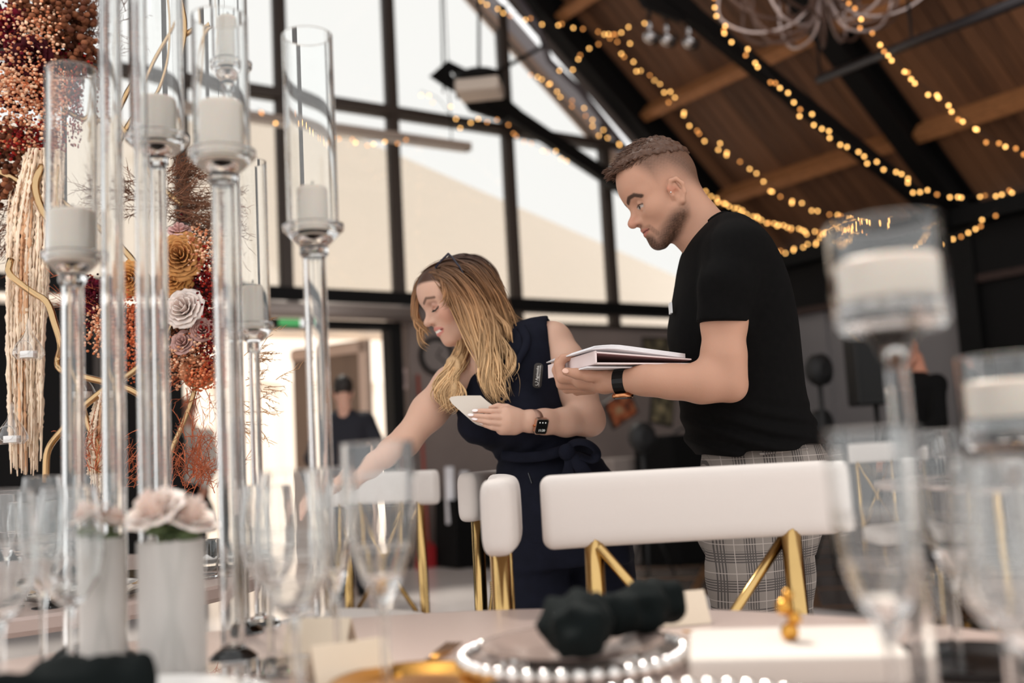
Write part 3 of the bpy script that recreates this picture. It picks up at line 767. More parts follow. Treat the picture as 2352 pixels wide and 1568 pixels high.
def op(k_, a, b_):
    n = N_.new('ShaderNodeMath'); n.operation = k_
    for i, v in enumerate((a, b_)):
        if isinstance(v, (int, float)): n.inputs[i].default_value = v
        else: L_.new(v, n.inputs[i])
    return n.outputs[0]
def check(src):
    z_ = band(src, 1/.058, .42); fine = band(src, 1/.0054, .5); wl = band(src, 1/.058, .03, .35); return op('MULTIPLY', z_, fine), wl
a1, w1 = check(ad.outputs[0]); a2, w2 = check(sx.outputs['Z'])
dk = op('MAXIMUM', a1, a2); wh = op('MAXIMUM', w1, w2)
mx1 = N_.new('ShaderNodeMix'); mx1.data_type = 'RGBA'; mx1.inputs[6].default_value = (*lin((130, 122, 116)), 1); mx1.inputs[7].default_value = (*lin((82, 77, 75)), 1); L_.new(dk, mx1.inputs[0])
mx2 = N_.new('ShaderNodeMix'); mx2.data_type = 'RGBA'; L_.new(mx1.outputs[2], mx2.inputs[6]); mx2.inputs[7].default_value = (*lin((176, 166, 159)), 1)
wf = op('MULTIPLY', wh, .7); L_.new(wf, mx2.inputs[0]); L_.new(mx2.outputs[2], B_.inputs['Base Color']); B_.inputs['Roughness'].default_value = .9; B_.inputs['Specular IOR Level'].default_value = .1
Tr = Body()
Tr.loft(rows([(1000, 1618, 1860, .14), (1030, 1618, 1876, .152), (1060, 1614, 1892, .164), (1110, 1604, 1900, .172), (1170, 1600, 1892, .172), (1230, 1602, 1875, .165), (1275, 1625, 1862, .15)], DM), .03)
Tr.chain([J(1712, 1190, 2.21), J(1711, 1320, 2.2), J(1714, 1450, 2.2), J(1722, 1560, 2.2), J(1735, 1800, 2.21), J(1745, 2040, 2.22)], [rp(88, 2.2), rp(82, 2.2), rp(72, 2.2), rp(64, 2.2), rp(58, 2.2), rp(52, 2.2)], .03)
Tr.chain([J(1775, 1190, 2.4), J(1790, 1320, 2.42), J(1796, 1450, 2.42), J(1800, 1560, 2.42), J(1810, 1800, 2.43), J(1815, 1950, 2.43)], [rp(92, 2.4), rp(76, 2.4), rp(68, 2.4), rp(62, 2.4), rp(58, 2.4), rp(54, 2.4)], .025)
Tr.half(J(1612, 1030, DM), -hemn, .003)
Tr.half((0, 0, .06), (0, 0, -1), .003)
V, Q = Tr.mesh(.005, warp=lambda P, d: d+.0022*wnoise(P*np.array([1, 1, .6]), 30, 8, 3)); V = relax(V, Q, 1, .4)
tro = body_obj('trousers', V, Q, m_plaid, man)
MB().tube([J(1745, 1043, 2.128), J(1800, 1036, 2.138), J(1855, 1030, 2.16)], .003, 6).build('pocket_welt', m_plaid, tro, True)
m_shoe = mat('white sneaker leather', (210, 206, 200), .5)
for (xx, yy) in ((J(1745, 2000, 2.22)[0], 2.22), (J(1815, 1950, 2.43)[0], 2.43)):
    Bs = Body(); Bs.cone((xx+.05, yy, .05), (xx-.07, yy, .045), .045, .038, .02).cone((xx-.07, yy, .045), (xx-.15, yy-.01, .038), .038, .03, .02).cone((xx, yy, .09), (xx, yy, .05), .045, .05, .02).half((0, 0, 0), (0, 0, -1), .004)
    V, Q = Bs.mesh(.006); body_obj('shoe', V, Q, m_shoe, man)
# wristwatch with black link strap
m_link = mat('black steel links', (20, 19, 19), .35, .6); m_rose = mat('rose gold', (190, 130, 90), .25, 1)
wt = thing('wristwatch', 'black link wristwatch with rose gold case worn on the man\'s wrist', 'watch', tuple(J(1427, 876, 2.12)))
wc = J(1428, 876, 2.128); wd = J(1445, 874, 2.12)-J(1412, 877, 2.135); wd /= np.linalg.norm(wd); wu = EZ-wd*(EZ@wd); wu /= np.linalg.norm(wu); wn = np.cross(wd, wu)
for i, a in enumerate(np.linspace(0, 2*pi, 18, endpoint=False)):
    r = wu*sin(a)+wn*cos(a); t_ = -wu*cos(a)+wn*sin(a)
    t_ = np.cross(wd, r)
    MB().box(wc+r*rp(27.5, 2.12), (.024, .0098, .004), (wd, t_, r)).build('strap_link', m_link, wt)
MB().lathe([(.001, 0), (.021, 0), (.0225, .002), (.0225, .007), (.02, .010), (.001, .010)], 28, wc-wu*(rp(28, 2.12)+.009), (wd, wn, wu)).build('watch_case', m_rose, wt, True)
MB().lathe([(.001, 0), (.019, 0), (.019, .0015), (.001, .0015)], 28, wc-wu*(rp(28, 2.12)+.0105), (wd, wn, wu)).build('dial', mat('black dial', (12, 12, 12), .15), wt)

# binders across his forearm
m_cov = mat('pale pink book cloth', (226, 208, 206), .7, bump=.05, bscale=900); m_pap = mat('white paper', (236, 233, 236), .75); m_edge = mat('cream board edge', (222, 206, 186), .7); m_in = mat('mauve lining', (150, 112, 112), .7)
NB = np.array([.168, 2.06, 1.176]); sd = np.array([-.30, .95, 0]); sd /= np.linalg.norm(sd); wdr = np.array([.955, .295, -.03]); wdr = wdr-sd*(wdr@sd); wdr /= np.linalg.norm(wdr); ud = np.cross(wdr, sd); ud = ud if ud[2] > 0 else -ud
bk = thing('binder', 'pink cloth covered binder lying open on the man\'s forearm', 'binder', tuple(NB))
LNB, WNB = .27, .215
MB().box(NB+sd*LNB/2+wdr*WNB/2, (WNB, LNB, .003), (wdr, sd, ud)).build('lower_cover', m_cov, bk)
MB().box(NB+sd*LNB/2+ud*.012, (.004, LNB, .026), (wdr, sd, ud)).build('spine', m_cov, bk)
w2 = wdr-ud*.062; w2 /= np.linalg.norm(w2); u2 = np.cross(w2, sd); u2 = u2 if u2[2] > 0 else -u2
MB().box(NB+sd*LNB/2+ud*.0225+w2*WNB/2, (WNB, LNB, .003), (w2, sd, u2)).build('upper_cover', m_cov, bk)
MB().box(NB+sd*LNB/2+ud*.0205+w2*(WNB/2), (WNB-.006, LNB-.004, .001), (w2, sd, u2)).build('lining', m_in, bk)
ps = thing('paper_stack', 'loose white sheets stacked on top of the pink binder', 'paper', tuple(NB+ud*.024))
for i in range(4):
    g = []
    for a in np.linspace(0, 1, 12):
        lift = .0105+.0024*i+.010*sin(min(1, a*3.2)*pi/2)-.012*a
        g.append([NB+ud*(.0175+lift*(.9))+w2*(a*(WNB-.004*i)-.012+.004*i)+sd*(b_*LNB*(.99-.01*i)+.004) for b_ in (0, 1)])
    o = MB().grid(g).build('sheet', m_pap, ps, True); sl = o.modifiers.new('t', 'SOLIDIFY'); sl.thickness = .0024
bk2 = thing('binder', 'second pale binder held underneath, its spine showing past the man\'s fingers', 'binder', tuple(NB-ud*.01))
o2 = NB+sd*.02-wdr*.012-ud*.006
MB().box(o2+sd*.115+wdr*.1, (.2, .23, .003), (wdr, sd, ud)).build('lower_cover', m_pap, bk2)
MB().box(o2+sd*.20+ud*.012-wdr*.002, (.004, .06, .03), (wdr, sd, ud)).build('spine', m_cov, bk2)

# ------------------------------------------------------------------ woman bending to the table
DW = 2.46; DOFF = .08          # she stands a little behind the binders
wom = thing('person', 'blonde woman in navy sleeveless jumpsuit bending forward, cards in hand', 'person', tuple(at(1290, 1500, DW)*[1, 1, 0]))
hw = Head(J(1060, 668, DW), (-.85, -.34, -.40), (-.39, -.10, .91), 1.0, True)
B = Body(); hw.shape(B)
B.cone(J(1078, 735, DW), J(1122, 815, DW), rp(44, DW), rp(50, DW), .025)
B.chain([J(1122, 815, DW), J(1180, 880, DW+.02), J(1210, 1000, DW+.02), J(1280, 1130, DW)], [.055, .085, .085, .09], .03)
B.ell(J(1135, 850, 2.42), (.075, .06, .06), None, .03)
B.chain([J(1200, 815, DW), J(1268, 785, 2.44), J(1297, 832, 2.42), J(1326, 900, 2.4), J(1345, 955, 2.38)], [.055, rp(44, 2.45), rp(45, 2.43), rp(42, 2.4), rp(42, 2.4)], .02)
B.chain([J(1345, 960, 2.38), J(1300, 969, 2.34), J(1250, 968, 2.31), J(1220, 967, 2.29)], [rp(40, 2.38), rp(32, 2.34), rp(27.5, 2.31), rp(25, 2.3)], .015)
B.ball(J(1362, 972, 2.385), rp(24, 2.4), .02)
# left hand
B.cone(J(1215, 967, 2.29), J(1165, 966, 2.265), rp(23, 2.29), rp(25, 2.27), .012, flat=(0, 1, 0), q=.75)
B.cone(J(1185, 958, 2.28), J(1160, 950, 2.268), rp(19, 2.29), rp(17, 2.27), .010)
B.cone(J(1180, 980, 2.28), J(1153, 984, 2.268), rp(19, 2.29), rp(15, 2.27), .010)
fing(B, [(1168, 946, 2.262), (1130, 944, 2.252), (1106, 943, 2.256), (1089, 944, 2.262)], (8.2, 6.3, 5.6, 4.4), .0012)
fing(B, [(1165, 959, 2.258), (1122, 957, 2.247), (1097, 955, 2.252), (1079, 954, 2.258)], (8.2, 6.2, 5.6, 4.4), .0012)
fing(B, [(1160, 973, 2.258), (1124, 970, 2.247), (1103, 966, 2.252), (1088, 963, 2.258)], (8.0, 6.0, 5.4, 4.3), .0012)
fing(B, [(1154, 986, 2.262), (1130, 982, 2.252), (1115, 977, 2.256), (1104, 972, 2.262)], (7.6, 5.7, 5.0, 4.0), .0012)
fing(B, [(1190, 948, 2.285), (1164, 936, 2.280), (1144, 933, 2.276), (1126, 936, 2.275)], (11, 8.5, 7.5, 5.5), .004)
# right arm reaching to the table
B.chain([J(1150, 850, DW), J(1040, 885, 2.42), J(985, 945, 2.40), J(930, 1015, 2.38), J(900, 1038, 2.37), J(850, 1068, 2.35), J(785, 1108, 2.33)], [.06, rp(44, 2.42), rp(40, 2.4), rp(32, 2.38), rp(29, 2.37), rp(25, 2.35), rp(18, 2.33)], .02)
B.cone(J(785, 1108, 2.33), J(738, 1132, 2.31), rp(18, 2.33), rp(17, 2.31), .01)
for q in range(4): fing(B, [(742, 1126+q*7, 2.31-q*.006), (715, 1142+q*8, 2.3-q*.006), (702, 1160+q*7, 2.3-q*.006), (698, 1176+q*5, 2.3-q*.006)], (8.5, 7.6, 7, 5.5))
fing(B, [(765, 1128, 2.31), (745, 1150, 2.29), (730, 1166, 2.285)], (9, 8, 6))
V, Q = B.mesh(.0023); V = relax(V, Q, 1, .4)
Lc = hw.loc(V); x, y, z = Lc.T; ya = np.stack([x, np.abs(y), z], 1); near = np.linalg.norm(Lc, axis=1) < .19
col = np.tile(SK_W, (len(V), 1)); col *= (1+.04*wnoise(V, 55)*.5)[:, None]
hlw = np.interp(x, [-.12, 0, .03, .05, .075, .095, .12], [-.09, -.06, -.02, .02, .044, .054, .058]); blend(sm(z, hlw-.003, hlw+.008)*(1-(np.abs(y) > .073)*(z < .0)), lin((70, 46, 34)))
blend(sm(-np.linalg.norm(ya-np.array([.075, .045, -.035]), axis=1), -.045, -.01)*.3, lin((226, 150, 128)))
blend(sm(-fpoly([(0, -.0600), (.008, -.0595), (.023, -.066)]), -.0058, -.003)*.85, lin((196, 120, 112)))
blend(sm(-fpoly([(0, -.0765), (.02, -.071)]), -.0062, -.003)*.85, lin((204, 128, 120)))
blend(sm(-fpoly([(.0, -.0680), (.018, -.0682)]), -.0036, -.002), lin((238, 232, 224)))
blend(sm(-fpoly([(.0195, -.0675), (.025, -.0675)]), -.003, -.001), lin((110, 50, 46)))
blend(sm(-fpoly([(.013, .009), (.03, .0175), (.05, .010)]), -.0046, -.002)*.85, lin((92, 66, 52)))
blend(sm(-fpoly([(.024, -.001), (.042, -.003)]), -.010, -.003)*.4, lin((150, 104, 92)))
blend(sm(-fpoly([(.02, -.016), (.031, -.0195), (.047, -.0145)]), -.0028, -.0012), lin((34, 24, 22)))
blend(sm(-fpoly([(.022, -.011), (.034, -.011), (.043, -.011)]), -.0045, -.0025), lin((196, 146, 126)))
wbody = body_obj('body', V, Q, m_skin, wom, col)
m_wn = mat('pale nail varnish', (240, 226, 224), .2, coat=.5)
for (p, q) in (((1091, 942.5, 2.2555), (1111, 942, 2.250)), ((1081, 952.5, 2.2515), (1101, 953.5, 2.246)), ((1090, 961.5, 2.2515), (1109, 965, 2.246)), ((1106, 971, 2.2565), (1120, 976, 2.251))):
    nail(None, J(*p), J(*p)-J(*q), .0042, .008, (0, -1, .5), m_wn, wbody)
# lashes of the lowered eye
lc = []
for i in range(22):
    u = i/21; p = np.array([.0965-.0085*u**2, .020+.025*u, -.0155-.003*sin(u*pi)]); lc.append(hw.O+hw.k*(np.array([p, p+[.004, .0025*u, -.002], p+[.0075, .005*u, -.0025]])@hw.A))
strands('eyelashes', lc, [[.0005, .0004, .00015]]*22, m_hair, wbody, [np.tile([.02, .015, .012], (3, 1))]*22, 4)

# navy jumpsuit
m_navy = mat('navy crepe', (17, 19, 31), .85, var=.15, scale=40, bump=.12, bscale=700, spec=.15)
S = Body()
S.loft(rows([(742, 1205, 1268, .045), (765, 1160, 1280, .075), (800, 1105, 1286, .1), (850, 1066, 1292, .112), (905, 1050, 1303, .118), (950, 1053, 1313, .122), (985, 1072, 1326, .122), (1015, 1106, 1346, .118), (1038, 1136, 1364, .114), (1070, 1141, 1388, .122), (1100, 1140, 1410, .136), (1150, 1143, 1428, .148), (1190, 1146, 1438, .152), (1235, 1150, 1448, .15)], DW), .03)
S.ell(J(1108, 968, 2.37), (.062, .06, .058), None, .035); S.ell(J(1200, 960, 2.36), (.066, .055, .06), None, .035)
S.cone(J(1200, 770, 2.42), J(1262, 752, 2.43), .035, .03, .03)
# armholes and V neck
S.cone(J(1300, 760, 2.42), J(1335, 900, 2.36), rp(52, 2.4), rp(50, 2.4), .006, sub=True)
S.cone(J(985, 880, 2.38), J(1030, 960, 2.38), rp(40, 2.4), rp(30, 2.4), .01, sub=True)
S.cone(J(1060, 720, 2.38), J(1108, 815, 2.34), rp(60, 2.4), rp(30, 2.4), .008, sub=True)
S.cone(J(1108, 815, 2.32), J(1135, 880, 2.30), rp(30, 2.4), rp(8, 2.4), .006, sub=True)
def navywarp(P, d):
    uu = (J(1250, 1040, DW)[2]-P[:, 2])
    ws = np.exp(-(uu/.03)**2)
    return d+.003*np.sin(P[:, 2]*120-P[:, 0]*90+2*wnoise(P, 8))*ws+.0018*wnoise(P*np.array([1, 1, .5]), 30, 8, 9)+.005*np.exp(-((uu-.012)/.008)**2)
V, Q = S.mesh(.004, warp=navywarp); V = relax(V, Q, 1, .4)
top = body_obj('jumpsuit_top', V, Q, m_navy, wom)
Tr = Body()
Tr.loft(rows([(1060, 1160, 1370, .1), (1150, 1152, 1425, .135), (1230, 1152, 1440, .14), (1290, 1156, 1450, .13)], DW), .03)
Tr.chain([J(1222, 1230, 2.42), J(1232, 1400, 2.42), J(1240, 1600, 2.42), J(1250, 1900, 2.43)], [rp(74, 2.42), rp(76, 2.42), rp(78, 2.42), rp(84, 2.42)], .03)
Tr.chain([J(1368, 1230, 2.5), J(1382, 1400, 2.5), J(1390, 1600, 2.5), J(1395, 1900, 2.5)], [rp(80, 2.5), rp(82, 2.5), rp(82, 2.5), rp(86, 2.5)], .02)
Tr.half((0, 0, .04), (0, 0, -1), .003)
V, Q = Tr.mesh(.006, warp=lambda P, d: d+.004*wnoise(P*np.array([1, 1, .12]), 60, 6, 11)); V = relax(V, Q, 1, .4)
wtr = body_obj('trouser_legs', V, Q, m_navy, wom)
m_wsh = mat('black pump leather', (18, 18, 18), .35)
for (xx, yy) in ((J(1250, 1900, 2.43)[0], 2.43+DOFF), (J(1395, 1900, 2.5)[0], 2.5+DOFF)):
    Bs = Body(); Bs.cone((xx+.04, yy, .045), (xx-.09, yy, .03), .035, .03, .02).cone((xx-.09, yy, .03), (xx-.15, yy, .024), .03, .02, .02).half((0, 0, 0), (0, 0, -1), .003)
    V, Q = Bs.mesh(.006); body_obj('shoe', V, Q, m_wsh, wom)
# lapel, zip and the tied bow at the waist
def ribbon(name, pts, w_, m, parent, th=.004, tw=None):
    c = spline(pts, 24); g = []
    for i in range(24):
        t_ = c[min(i+1, 23)]-c[max(i-1, 0)]; t_ /= np.linalg.norm(t_); n_ = np.cross(t_, (0, -1, 0) if tw is None else tw); n_ /= np.linalg.norm(n_)+1e-9
        ww = w_*(1 if not callable(w_) else 1) if not callable(w_) else w_(i/23)
        g.append([c[i]-n_*ww+np.array([0, .003*sin(i*1.3), 0]), c[i]+np.array([0, -.006, 0]), c[i]+n_*ww])
    o = MB().grid(g).build(name, m, parent, True); s_ = o.modifiers.new('t', 'SOLIDIFY'); s_.thickness = th; s_.offset = 0
    o.modifiers.new('s', 'SUBSURF').levels = 1; o.modifiers['s'].render_levels = 1; return o
def jp(*a): return [J(*q) for q in a]
ribbon('waist_tie', jp((1150, 1045, 2.355), (1200, 1050, 2.325), (1250, 1046, 2.315), (1295, 1034, 2.31), (1330, 1026, 2.33), (1370, 1035, 2.37)), rp(13, 2.33), m_navy, top)
bow = ribbon('bow_loop', jp((1298, 1036, 2.30), (1320, 1016, 2.285), (1350, 1018, 2.28), (1372, 1040, 2.285), (1362, 1056, 2.29), (1330, 1046, 2.29), (1300, 1040, 2.30)), rp(13, 2.3), m_navy, top, .005, (0.3, -.6, .6))
ribbon('bow_tail', jp((1300, 1038, 2.295), (1308, 1062, 2.285), (1303, 1095, 2.285), (1296, 1130, 2.285), (1292, 1170, 2.29)), lambda u: rp(10+12*u, 2.3), m_navy, top)
ribbon('bow_tail', jp((1304, 1038, 2.29), (1330, 1068, 2.28), (1352, 1105, 2.29), (1368, 1150, 2.31)), lambda u: rp(12+14*u, 2.3), m_navy, top)
MB().ball(J(1302, 1038, 2.285), .02, 12, 8, (1, .7, 1)).build('bow_knot', m_navy, top, True)
MB().tube(jp((1214, 1086, 2.322), (1222, 1110, 2.312)), .0022, 6).build('zip', mat('dark zip metal', (60, 60, 62), .3, 1), top)
ribbon('lapel', jp((1195, 748, 2.385), (1210, 785, 2.355), (1190, 830, 2.335), (1165, 880, 2.32), (1150, 920, 2.305)), lambda u: rp(13*(1-.7*u), 2.35), m_navy, top)
# name badge with its lettering
m_bad = mat('dark metal badge', (48, 43, 40), .3, .5); m_let = mat('engraved white lettering', (232, 228, 222), .5)
bc = J(1235.5, 862, 2.318)
bz = J(1238, 834, 2.32)-J(1233, 890, 2.316); bz /= np.linalg.norm(bz); bn = np.array([.12, -1, .05]); bn = bn-bz*(bn@bz); bn /= np.linalg.norm(bn); bx = np.cross(bz, bn); bx = bx if bx[0] > 0 else -bx
hw_, hh_ = rp(10.5, 2.32), rp(29, 2.32); outl = []
for cx_, cz_, a0 in ((1, 1, 0), (-1, 1, 90), (-1, -1, 180), (1, -1, 270)):
    for a in np.linspace(a0, a0+90, 7): outl.append(bc+bx*(cx_*(hw_-.0085)+.0085*cos(radians(a)))+bz*(cz_*(hh_-.0085)+.0085*sin(radians(a))))
badge = thing('name_badge', 'dark oval name badge with white lettering pinned to the navy top', 'badge', tuple(bc))
MB().prism(outl, -bn*.0022).build('plate', m_bad, badge)
def text_mesh(name, body, size, origin, right, up, nrm, m, parent):
    cu = bpy.data.curves.new(name, 'FONT'); cu.body = body; cu.size = size; cu.extrude = .0001; cu.resolution_u = 2; cu.align_x = 'CENTER'; cu.align_y = 'CENTER'
    to = bpy.data.objects.new(name, cu); COL.objects.link(to); dg = bpy.context.evaluated_depsgraph_get(); dg.update()
    me = bpy.data.meshes.new_from_object(to.evaluated_get(dg)); bpy.data.objects.remove(to); bpy.data.curves.remove(cu)
    b_ = org(parent); Mx = Matrix(((right[0], up[0], nrm[0], origin[0]-b_[0]), (right[1], up[1], nrm[1], origin[1]-b_[1]), (right[2], up[2], nrm[2], origin[2]-b_[2]), (0, 0, 0, 1)))
    me.transform(Mx); me.materials.clear(); me.materials.append(m); o = bpy.data.objects.new(name, me); COL.objects.link(o); o.parent = parent; return o
face = bc+bn*.0006
text_mesh('lettering', 'Agnieszka', .0088, face-bx*.0018+bz*.0055, bz, -bx, bn, m_let, badge)
text_mesh('lettering', 'WEDDING PLANNER', .0040, face+bx*.0042+bz*.006, bz, -bx, bn, m_let, badge)
text_mesh('lettering', 'wedding planning', .0022, face+bx*.0042-bz*.019, bz, -bx, bn, m_let, badge)
MB().tube([face-bx*.002-bz*.0195+bx*.0042*cos(a)*(1+.15*sin(a))+bz*.0042*sin(a) for a in np.linspace(-2.2, 2.4, 18)], .0005, 5).build('emblem', m_let, badge)
# cards in her hand
m_card = mat('cream card', (214, 204, 192), .7)
cards = thing('card_stack', 'fanned cream table cards held in the woman\'s left hand', 'cards', tuple(J(1090, 945, 2.28)))
base_out = [(1032, 916), (1036, 911), (1050, 909), (1075, 908), (1104, 908), (1120, 922), (1142, 938), (1150, 960), (1140, 978), (1104, 977), (1092, 973), (1086, 969), (1070, 955), (1050, 937), (1038, 926)]
for i in range(4):
    dd = 2.272+i*.0022; P_ = [J(a+i*1.4*(1 if b_ > 930 else .3), b_+i*.8, dd+.03*(1110-a)/100*0) for a, b_ in base_out]
    MB().prism(P_, (0, .0006, 0)).build('card', m_card, cards)
# smart watch
sw = thing('smartwatch', 'rose gold smartwatch with mesh strap on the woman\'s wrist', 'watch', tuple(J(1230, 968, 2.28)))
wc = J(1228, 967, 2.295); wd = J(1250, 968, 2.31)-J(1210, 967, 2.287); wd /= np.linalg.norm(wd); wu = EZ-wd*(EZ@wd); wu /= np.linalg.norm(wu); wn = np.cross(wd, wu); wn = wn if wn[1] < 0 else -wn
g = []
for a in np.linspace(0, 2*pi, 33):
    r = (wu*sin(a)+wn*cos(a))*rp(27, 2.3); g.append([wc+r-wd*.0095, wc+r+wd*.0095])
o = MB().grid(g).build('mesh_strap', mat('rose mesh strap', (168, 132, 116), .35, .7, bump=.3, bscale=2500), sw, True); sl = o.modifiers.new('t', 'SOLIDIFY'); sl.thickness = .0022
# case sits on the outer side of the wrist, turned slightly down
na = wn*cos(.42)-wu*sin(.42); ta = wu*cos(.42)+wn*sin(.42); cc_ = wc+na*(rp(27, 2.3)+.003)
def rrect(c, ax, ay, hx, hy, r):
    out = []
    for sx_, sy_, a0 in ((1, 1, 0), (-1, 1, 90), (-1, -1, 180), (1, -1, 270)):
        for a in np.linspace(a0, a0+90, 6): out.append(c+ax*(sx_*(hx-r)+r*cos(radians(a)))+ay*(sy_*(hy-r)+r*sin(radians(a))))
    return out
MB().prism(rrect(cc_-na*.004, wd, ta, .0165, .0195, .006), na*.009).build('watch_case', mat('rose gold case', (214, 180, 160), .25, 1), sw)
MB().prism(rrect(cc_+na*.005, wd, ta, .0145, .0175, .005), na*.0008).build('watch_screen', mat('black watch glass', (8, 8, 9), .08), sw)
m_scr = emit('watch digits', (.8, .8, .75), .35)
text_mesh('watch_digits', '11:30', .008, cc_+na*.0061-ta*.009+wd*.001, wd, ta, na, m_scr, sw)
for k_ in range(3): MB().lathe([(.0003, 0), (.0016, 0), (.0016, .0002), (.0003, .0002)], 10, cc_+na*.006+ta*.010+wd*(k_-1)*.0075, (wd, ta, na)).build('watch_icon', m_scr, sw)
MB().lathe([(.0005, 0), (.003, 0), (.003, .003), (.0005, .003)], 10, cc_-wd*.0165, (ta, na, -wd)).build('crown', m_rose, sw)
# bracelet on the reaching wrist
br = thing('bracelet', 'thin silver cuff bracelet on the reaching wrist', 'bracelet', tuple(J(778, 1112, 2.33)))
bd_ = J(800, 1099, 2.33)-J(765, 1119, 2.33); bd_ /= np.linalg.norm(bd_); bu = EZ-bd_*(EZ@bd_); bu /= np.linalg.norm(bu); bs = np.cross(bd_, bu); bcn = J(776, 1113, 2.328)
m_sil = mat('polished silver', (225, 220, 216), .12, 1)
MB().tube([bcn+(bu*sin(a)+bs*cos(a))*rp(20, 2.33) for a in np.linspace(-1.1, 4.2, 30)], .0016, 8).build('band', m_sil, br, True)
for a in (-1.1, 4.2): MB().ball(bcn+(bu*sin(a)+bs*cos(a))*rp(20, 2.33), .0038, 10, 7).build('end_ball', m_sil, br, True)

# woman's hair
C_root = np.array(lin((70, 46, 34))); C_mid = np.array(lin((150, 108, 72))); C_tip = np.array(lin((214, 176, 130)))
def hair_col(zz, jit):
    u = np.clip((J(1080, 600, DW)[2]-zz)/.30, 0, 1)[:, None]
    c = np.where(u < .35, C_root+(C_mid-C_root)*(u/.35), C_mid+(C_tip-C_mid)*((u-.35)/.65)); return c*jit
H = Body(); H.ell(hw.w(.004, 0, .012), np.array([.101, .082, .080])*.97, hw.A, .02)
H.ell(hw.w(.138, 0, -.05), np.array([.10, .076, .108])*.97, hw.A, .012, True)
H.half(hw.w(.03, 0, -.03), np.array([.45, 0, -.9])@hw.A, .012)
H.chain([J(1098, 660, 2.46), J(1118, 720, 2.45), J(1128, 790, 2.42), J(1138, 860, 2.36), J(1150, 915, 2.33)], [rp(48, 2.4), rp(46, 2.4), rp(34, 2.4), rp(22, 2.4), rp(12, 2.4)], .02)
H.chain([J(1062, 800, 2.42), J(1048, 840, 2.38), J(1034, 890, 2.35), J(1040, 925, 2.335)], [rp(16, 2.4), rp(18, 2.4), rp(15, 2.4), rp(8, 2.4)], .02)
Vh, Qh = H.mesh(.004, warp=lambda P, d: d+.003*wnoise(P*np.array([1, 1, .25]), 160, 8, 21))
whair = body_obj('hair', Vh, Qh, m_hair, wom, hair_col(Vh[:, 2], .72+.2*RNG.random((len(Vh), 1))))
guides = [
 # (points, count, spread px, curl amplitude)
 ([(1000, 620, 2.44), (1040, 600, 2.46), (1085, 594, 2.47), (1122, 622, 2.47), (1148, 680, 2.47), (1166, 735, 2.46)], 50, 7, .004),
 ([(965, 642, 2.45), (985, 626, 2.45), (1020, 608, 2.43), (1066, 600, 2.41), (1108, 616, 2.39), (1140, 662, 2.39), (1160, 715, 2.40)], 60, 7, .004),
 ([(1040, 612, 2.40), (1080, 615, 2.36), (1120, 660, 2.36), (1148, 720, 2.38), (1166, 770, 2.40), (1172, 830, 2.38), (1164, 880, 2.34)], 70, 12, .008),
 ([(972, 636, 2.44), (1000, 618, 2.41), (1050, 606, 2.38), (1104, 636, 2.365), (1138, 700, 2.375), (1158, 760, 2.39), (1168, 810, 2.37)], 70, 10, .007),
 ([(976, 634, 2.43), (1000, 632, 2.39), (1040, 650, 2.355), (1080, 700, 2.345), (1108, 760, 2.34), (1128, 830, 2.325)], 60, 8, .008),
 ([(1050, 603, 2.42), (1100, 612, 2.40), (1136, 660, 2.43), (1160, 712, 2.45), (1180, 745, 2.45), (1194, 766, 2.44)], 46, 8, .007),
 ([(1020, 620, 2.38), (1058, 640, 2.35), (1096, 690, 2.345), (1120, 750, 2.35), (1134, 815, 2.335), (1150, 870, 2.32), (1158, 925, 2.31)], 90, 13, .012),
 ([(1005, 628, 2.38), (1034, 655, 2.36), (1062, 705, 2.345), (1086, 760, 2.345), (1114, 815, 2.33), (1120, 865, 2.31), (1140, 905, 2.30), (1162, 934, 2.30)], 90, 10, .013),
 ([(998, 632, 2.385), (1018, 655, 2.375), (1040, 700, 2.36), (1062, 742, 2.355), (1092, 790, 2.34), (1114, 840, 2.32), (1124, 890, 2.30), (1154, 924, 2.295)], 70, 7, .011),
 ([(1066, 772, 2.44), (1060, 812, 2.395), (1046, 846, 2.36), (1026, 876, 2.345), (1016, 905, 2.335), (1034, 930, 2.325), (1058, 944, 2.32)], 80, 10, .013),
 ([(1058, 786, 2.43), (1044, 826, 2.385), (1034, 866, 2.35), (1044, 905, 2.335), (1034, 935, 2.325), (1018, 946, 2.33)], 60, 10, .013),
 ([(990, 632, 2.44), (968, 642, 2.46), (955, 668, 2.47), (952, 705, 2.47), (957, 735, 2.47), (972, 752, 2.47), (986, 772, 2.46)], 34, 4, .004),
 ([(985, 634, 2.45), (962, 648, 2.47), (956, 700, 2.48), (966, 745, 2.48), (978, 785, 2.47), (994, 800, 2.45)], 16, 5, .004),
 ([(1004, 630, 2.385), (1020, 655, 2.365), (1024, 680, 2.355), (1021, 698, 2.352), (1012, 705, 2.352)], 26, 4, .002),
 ([(1110, 640, 2.38), (1150, 700, 2.40), (1176, 738, 2.43), (1200, 748, 2.44), (1216, 756, 2.44)], 22, 12, .009),
 ([(1120, 700, 2.36), (1150, 750, 2.36), (1176, 790, 2.37), (1192, 800, 2.37)], 10, 10, .010),
 ([(1110, 700, 2.35), (1140, 760, 2.345), (1158, 800, 2.34), (1176, 845, 2.33), (1168, 885, 2.32)], 26, 8, .012)]
cs, rs_, co_ = [], [], []
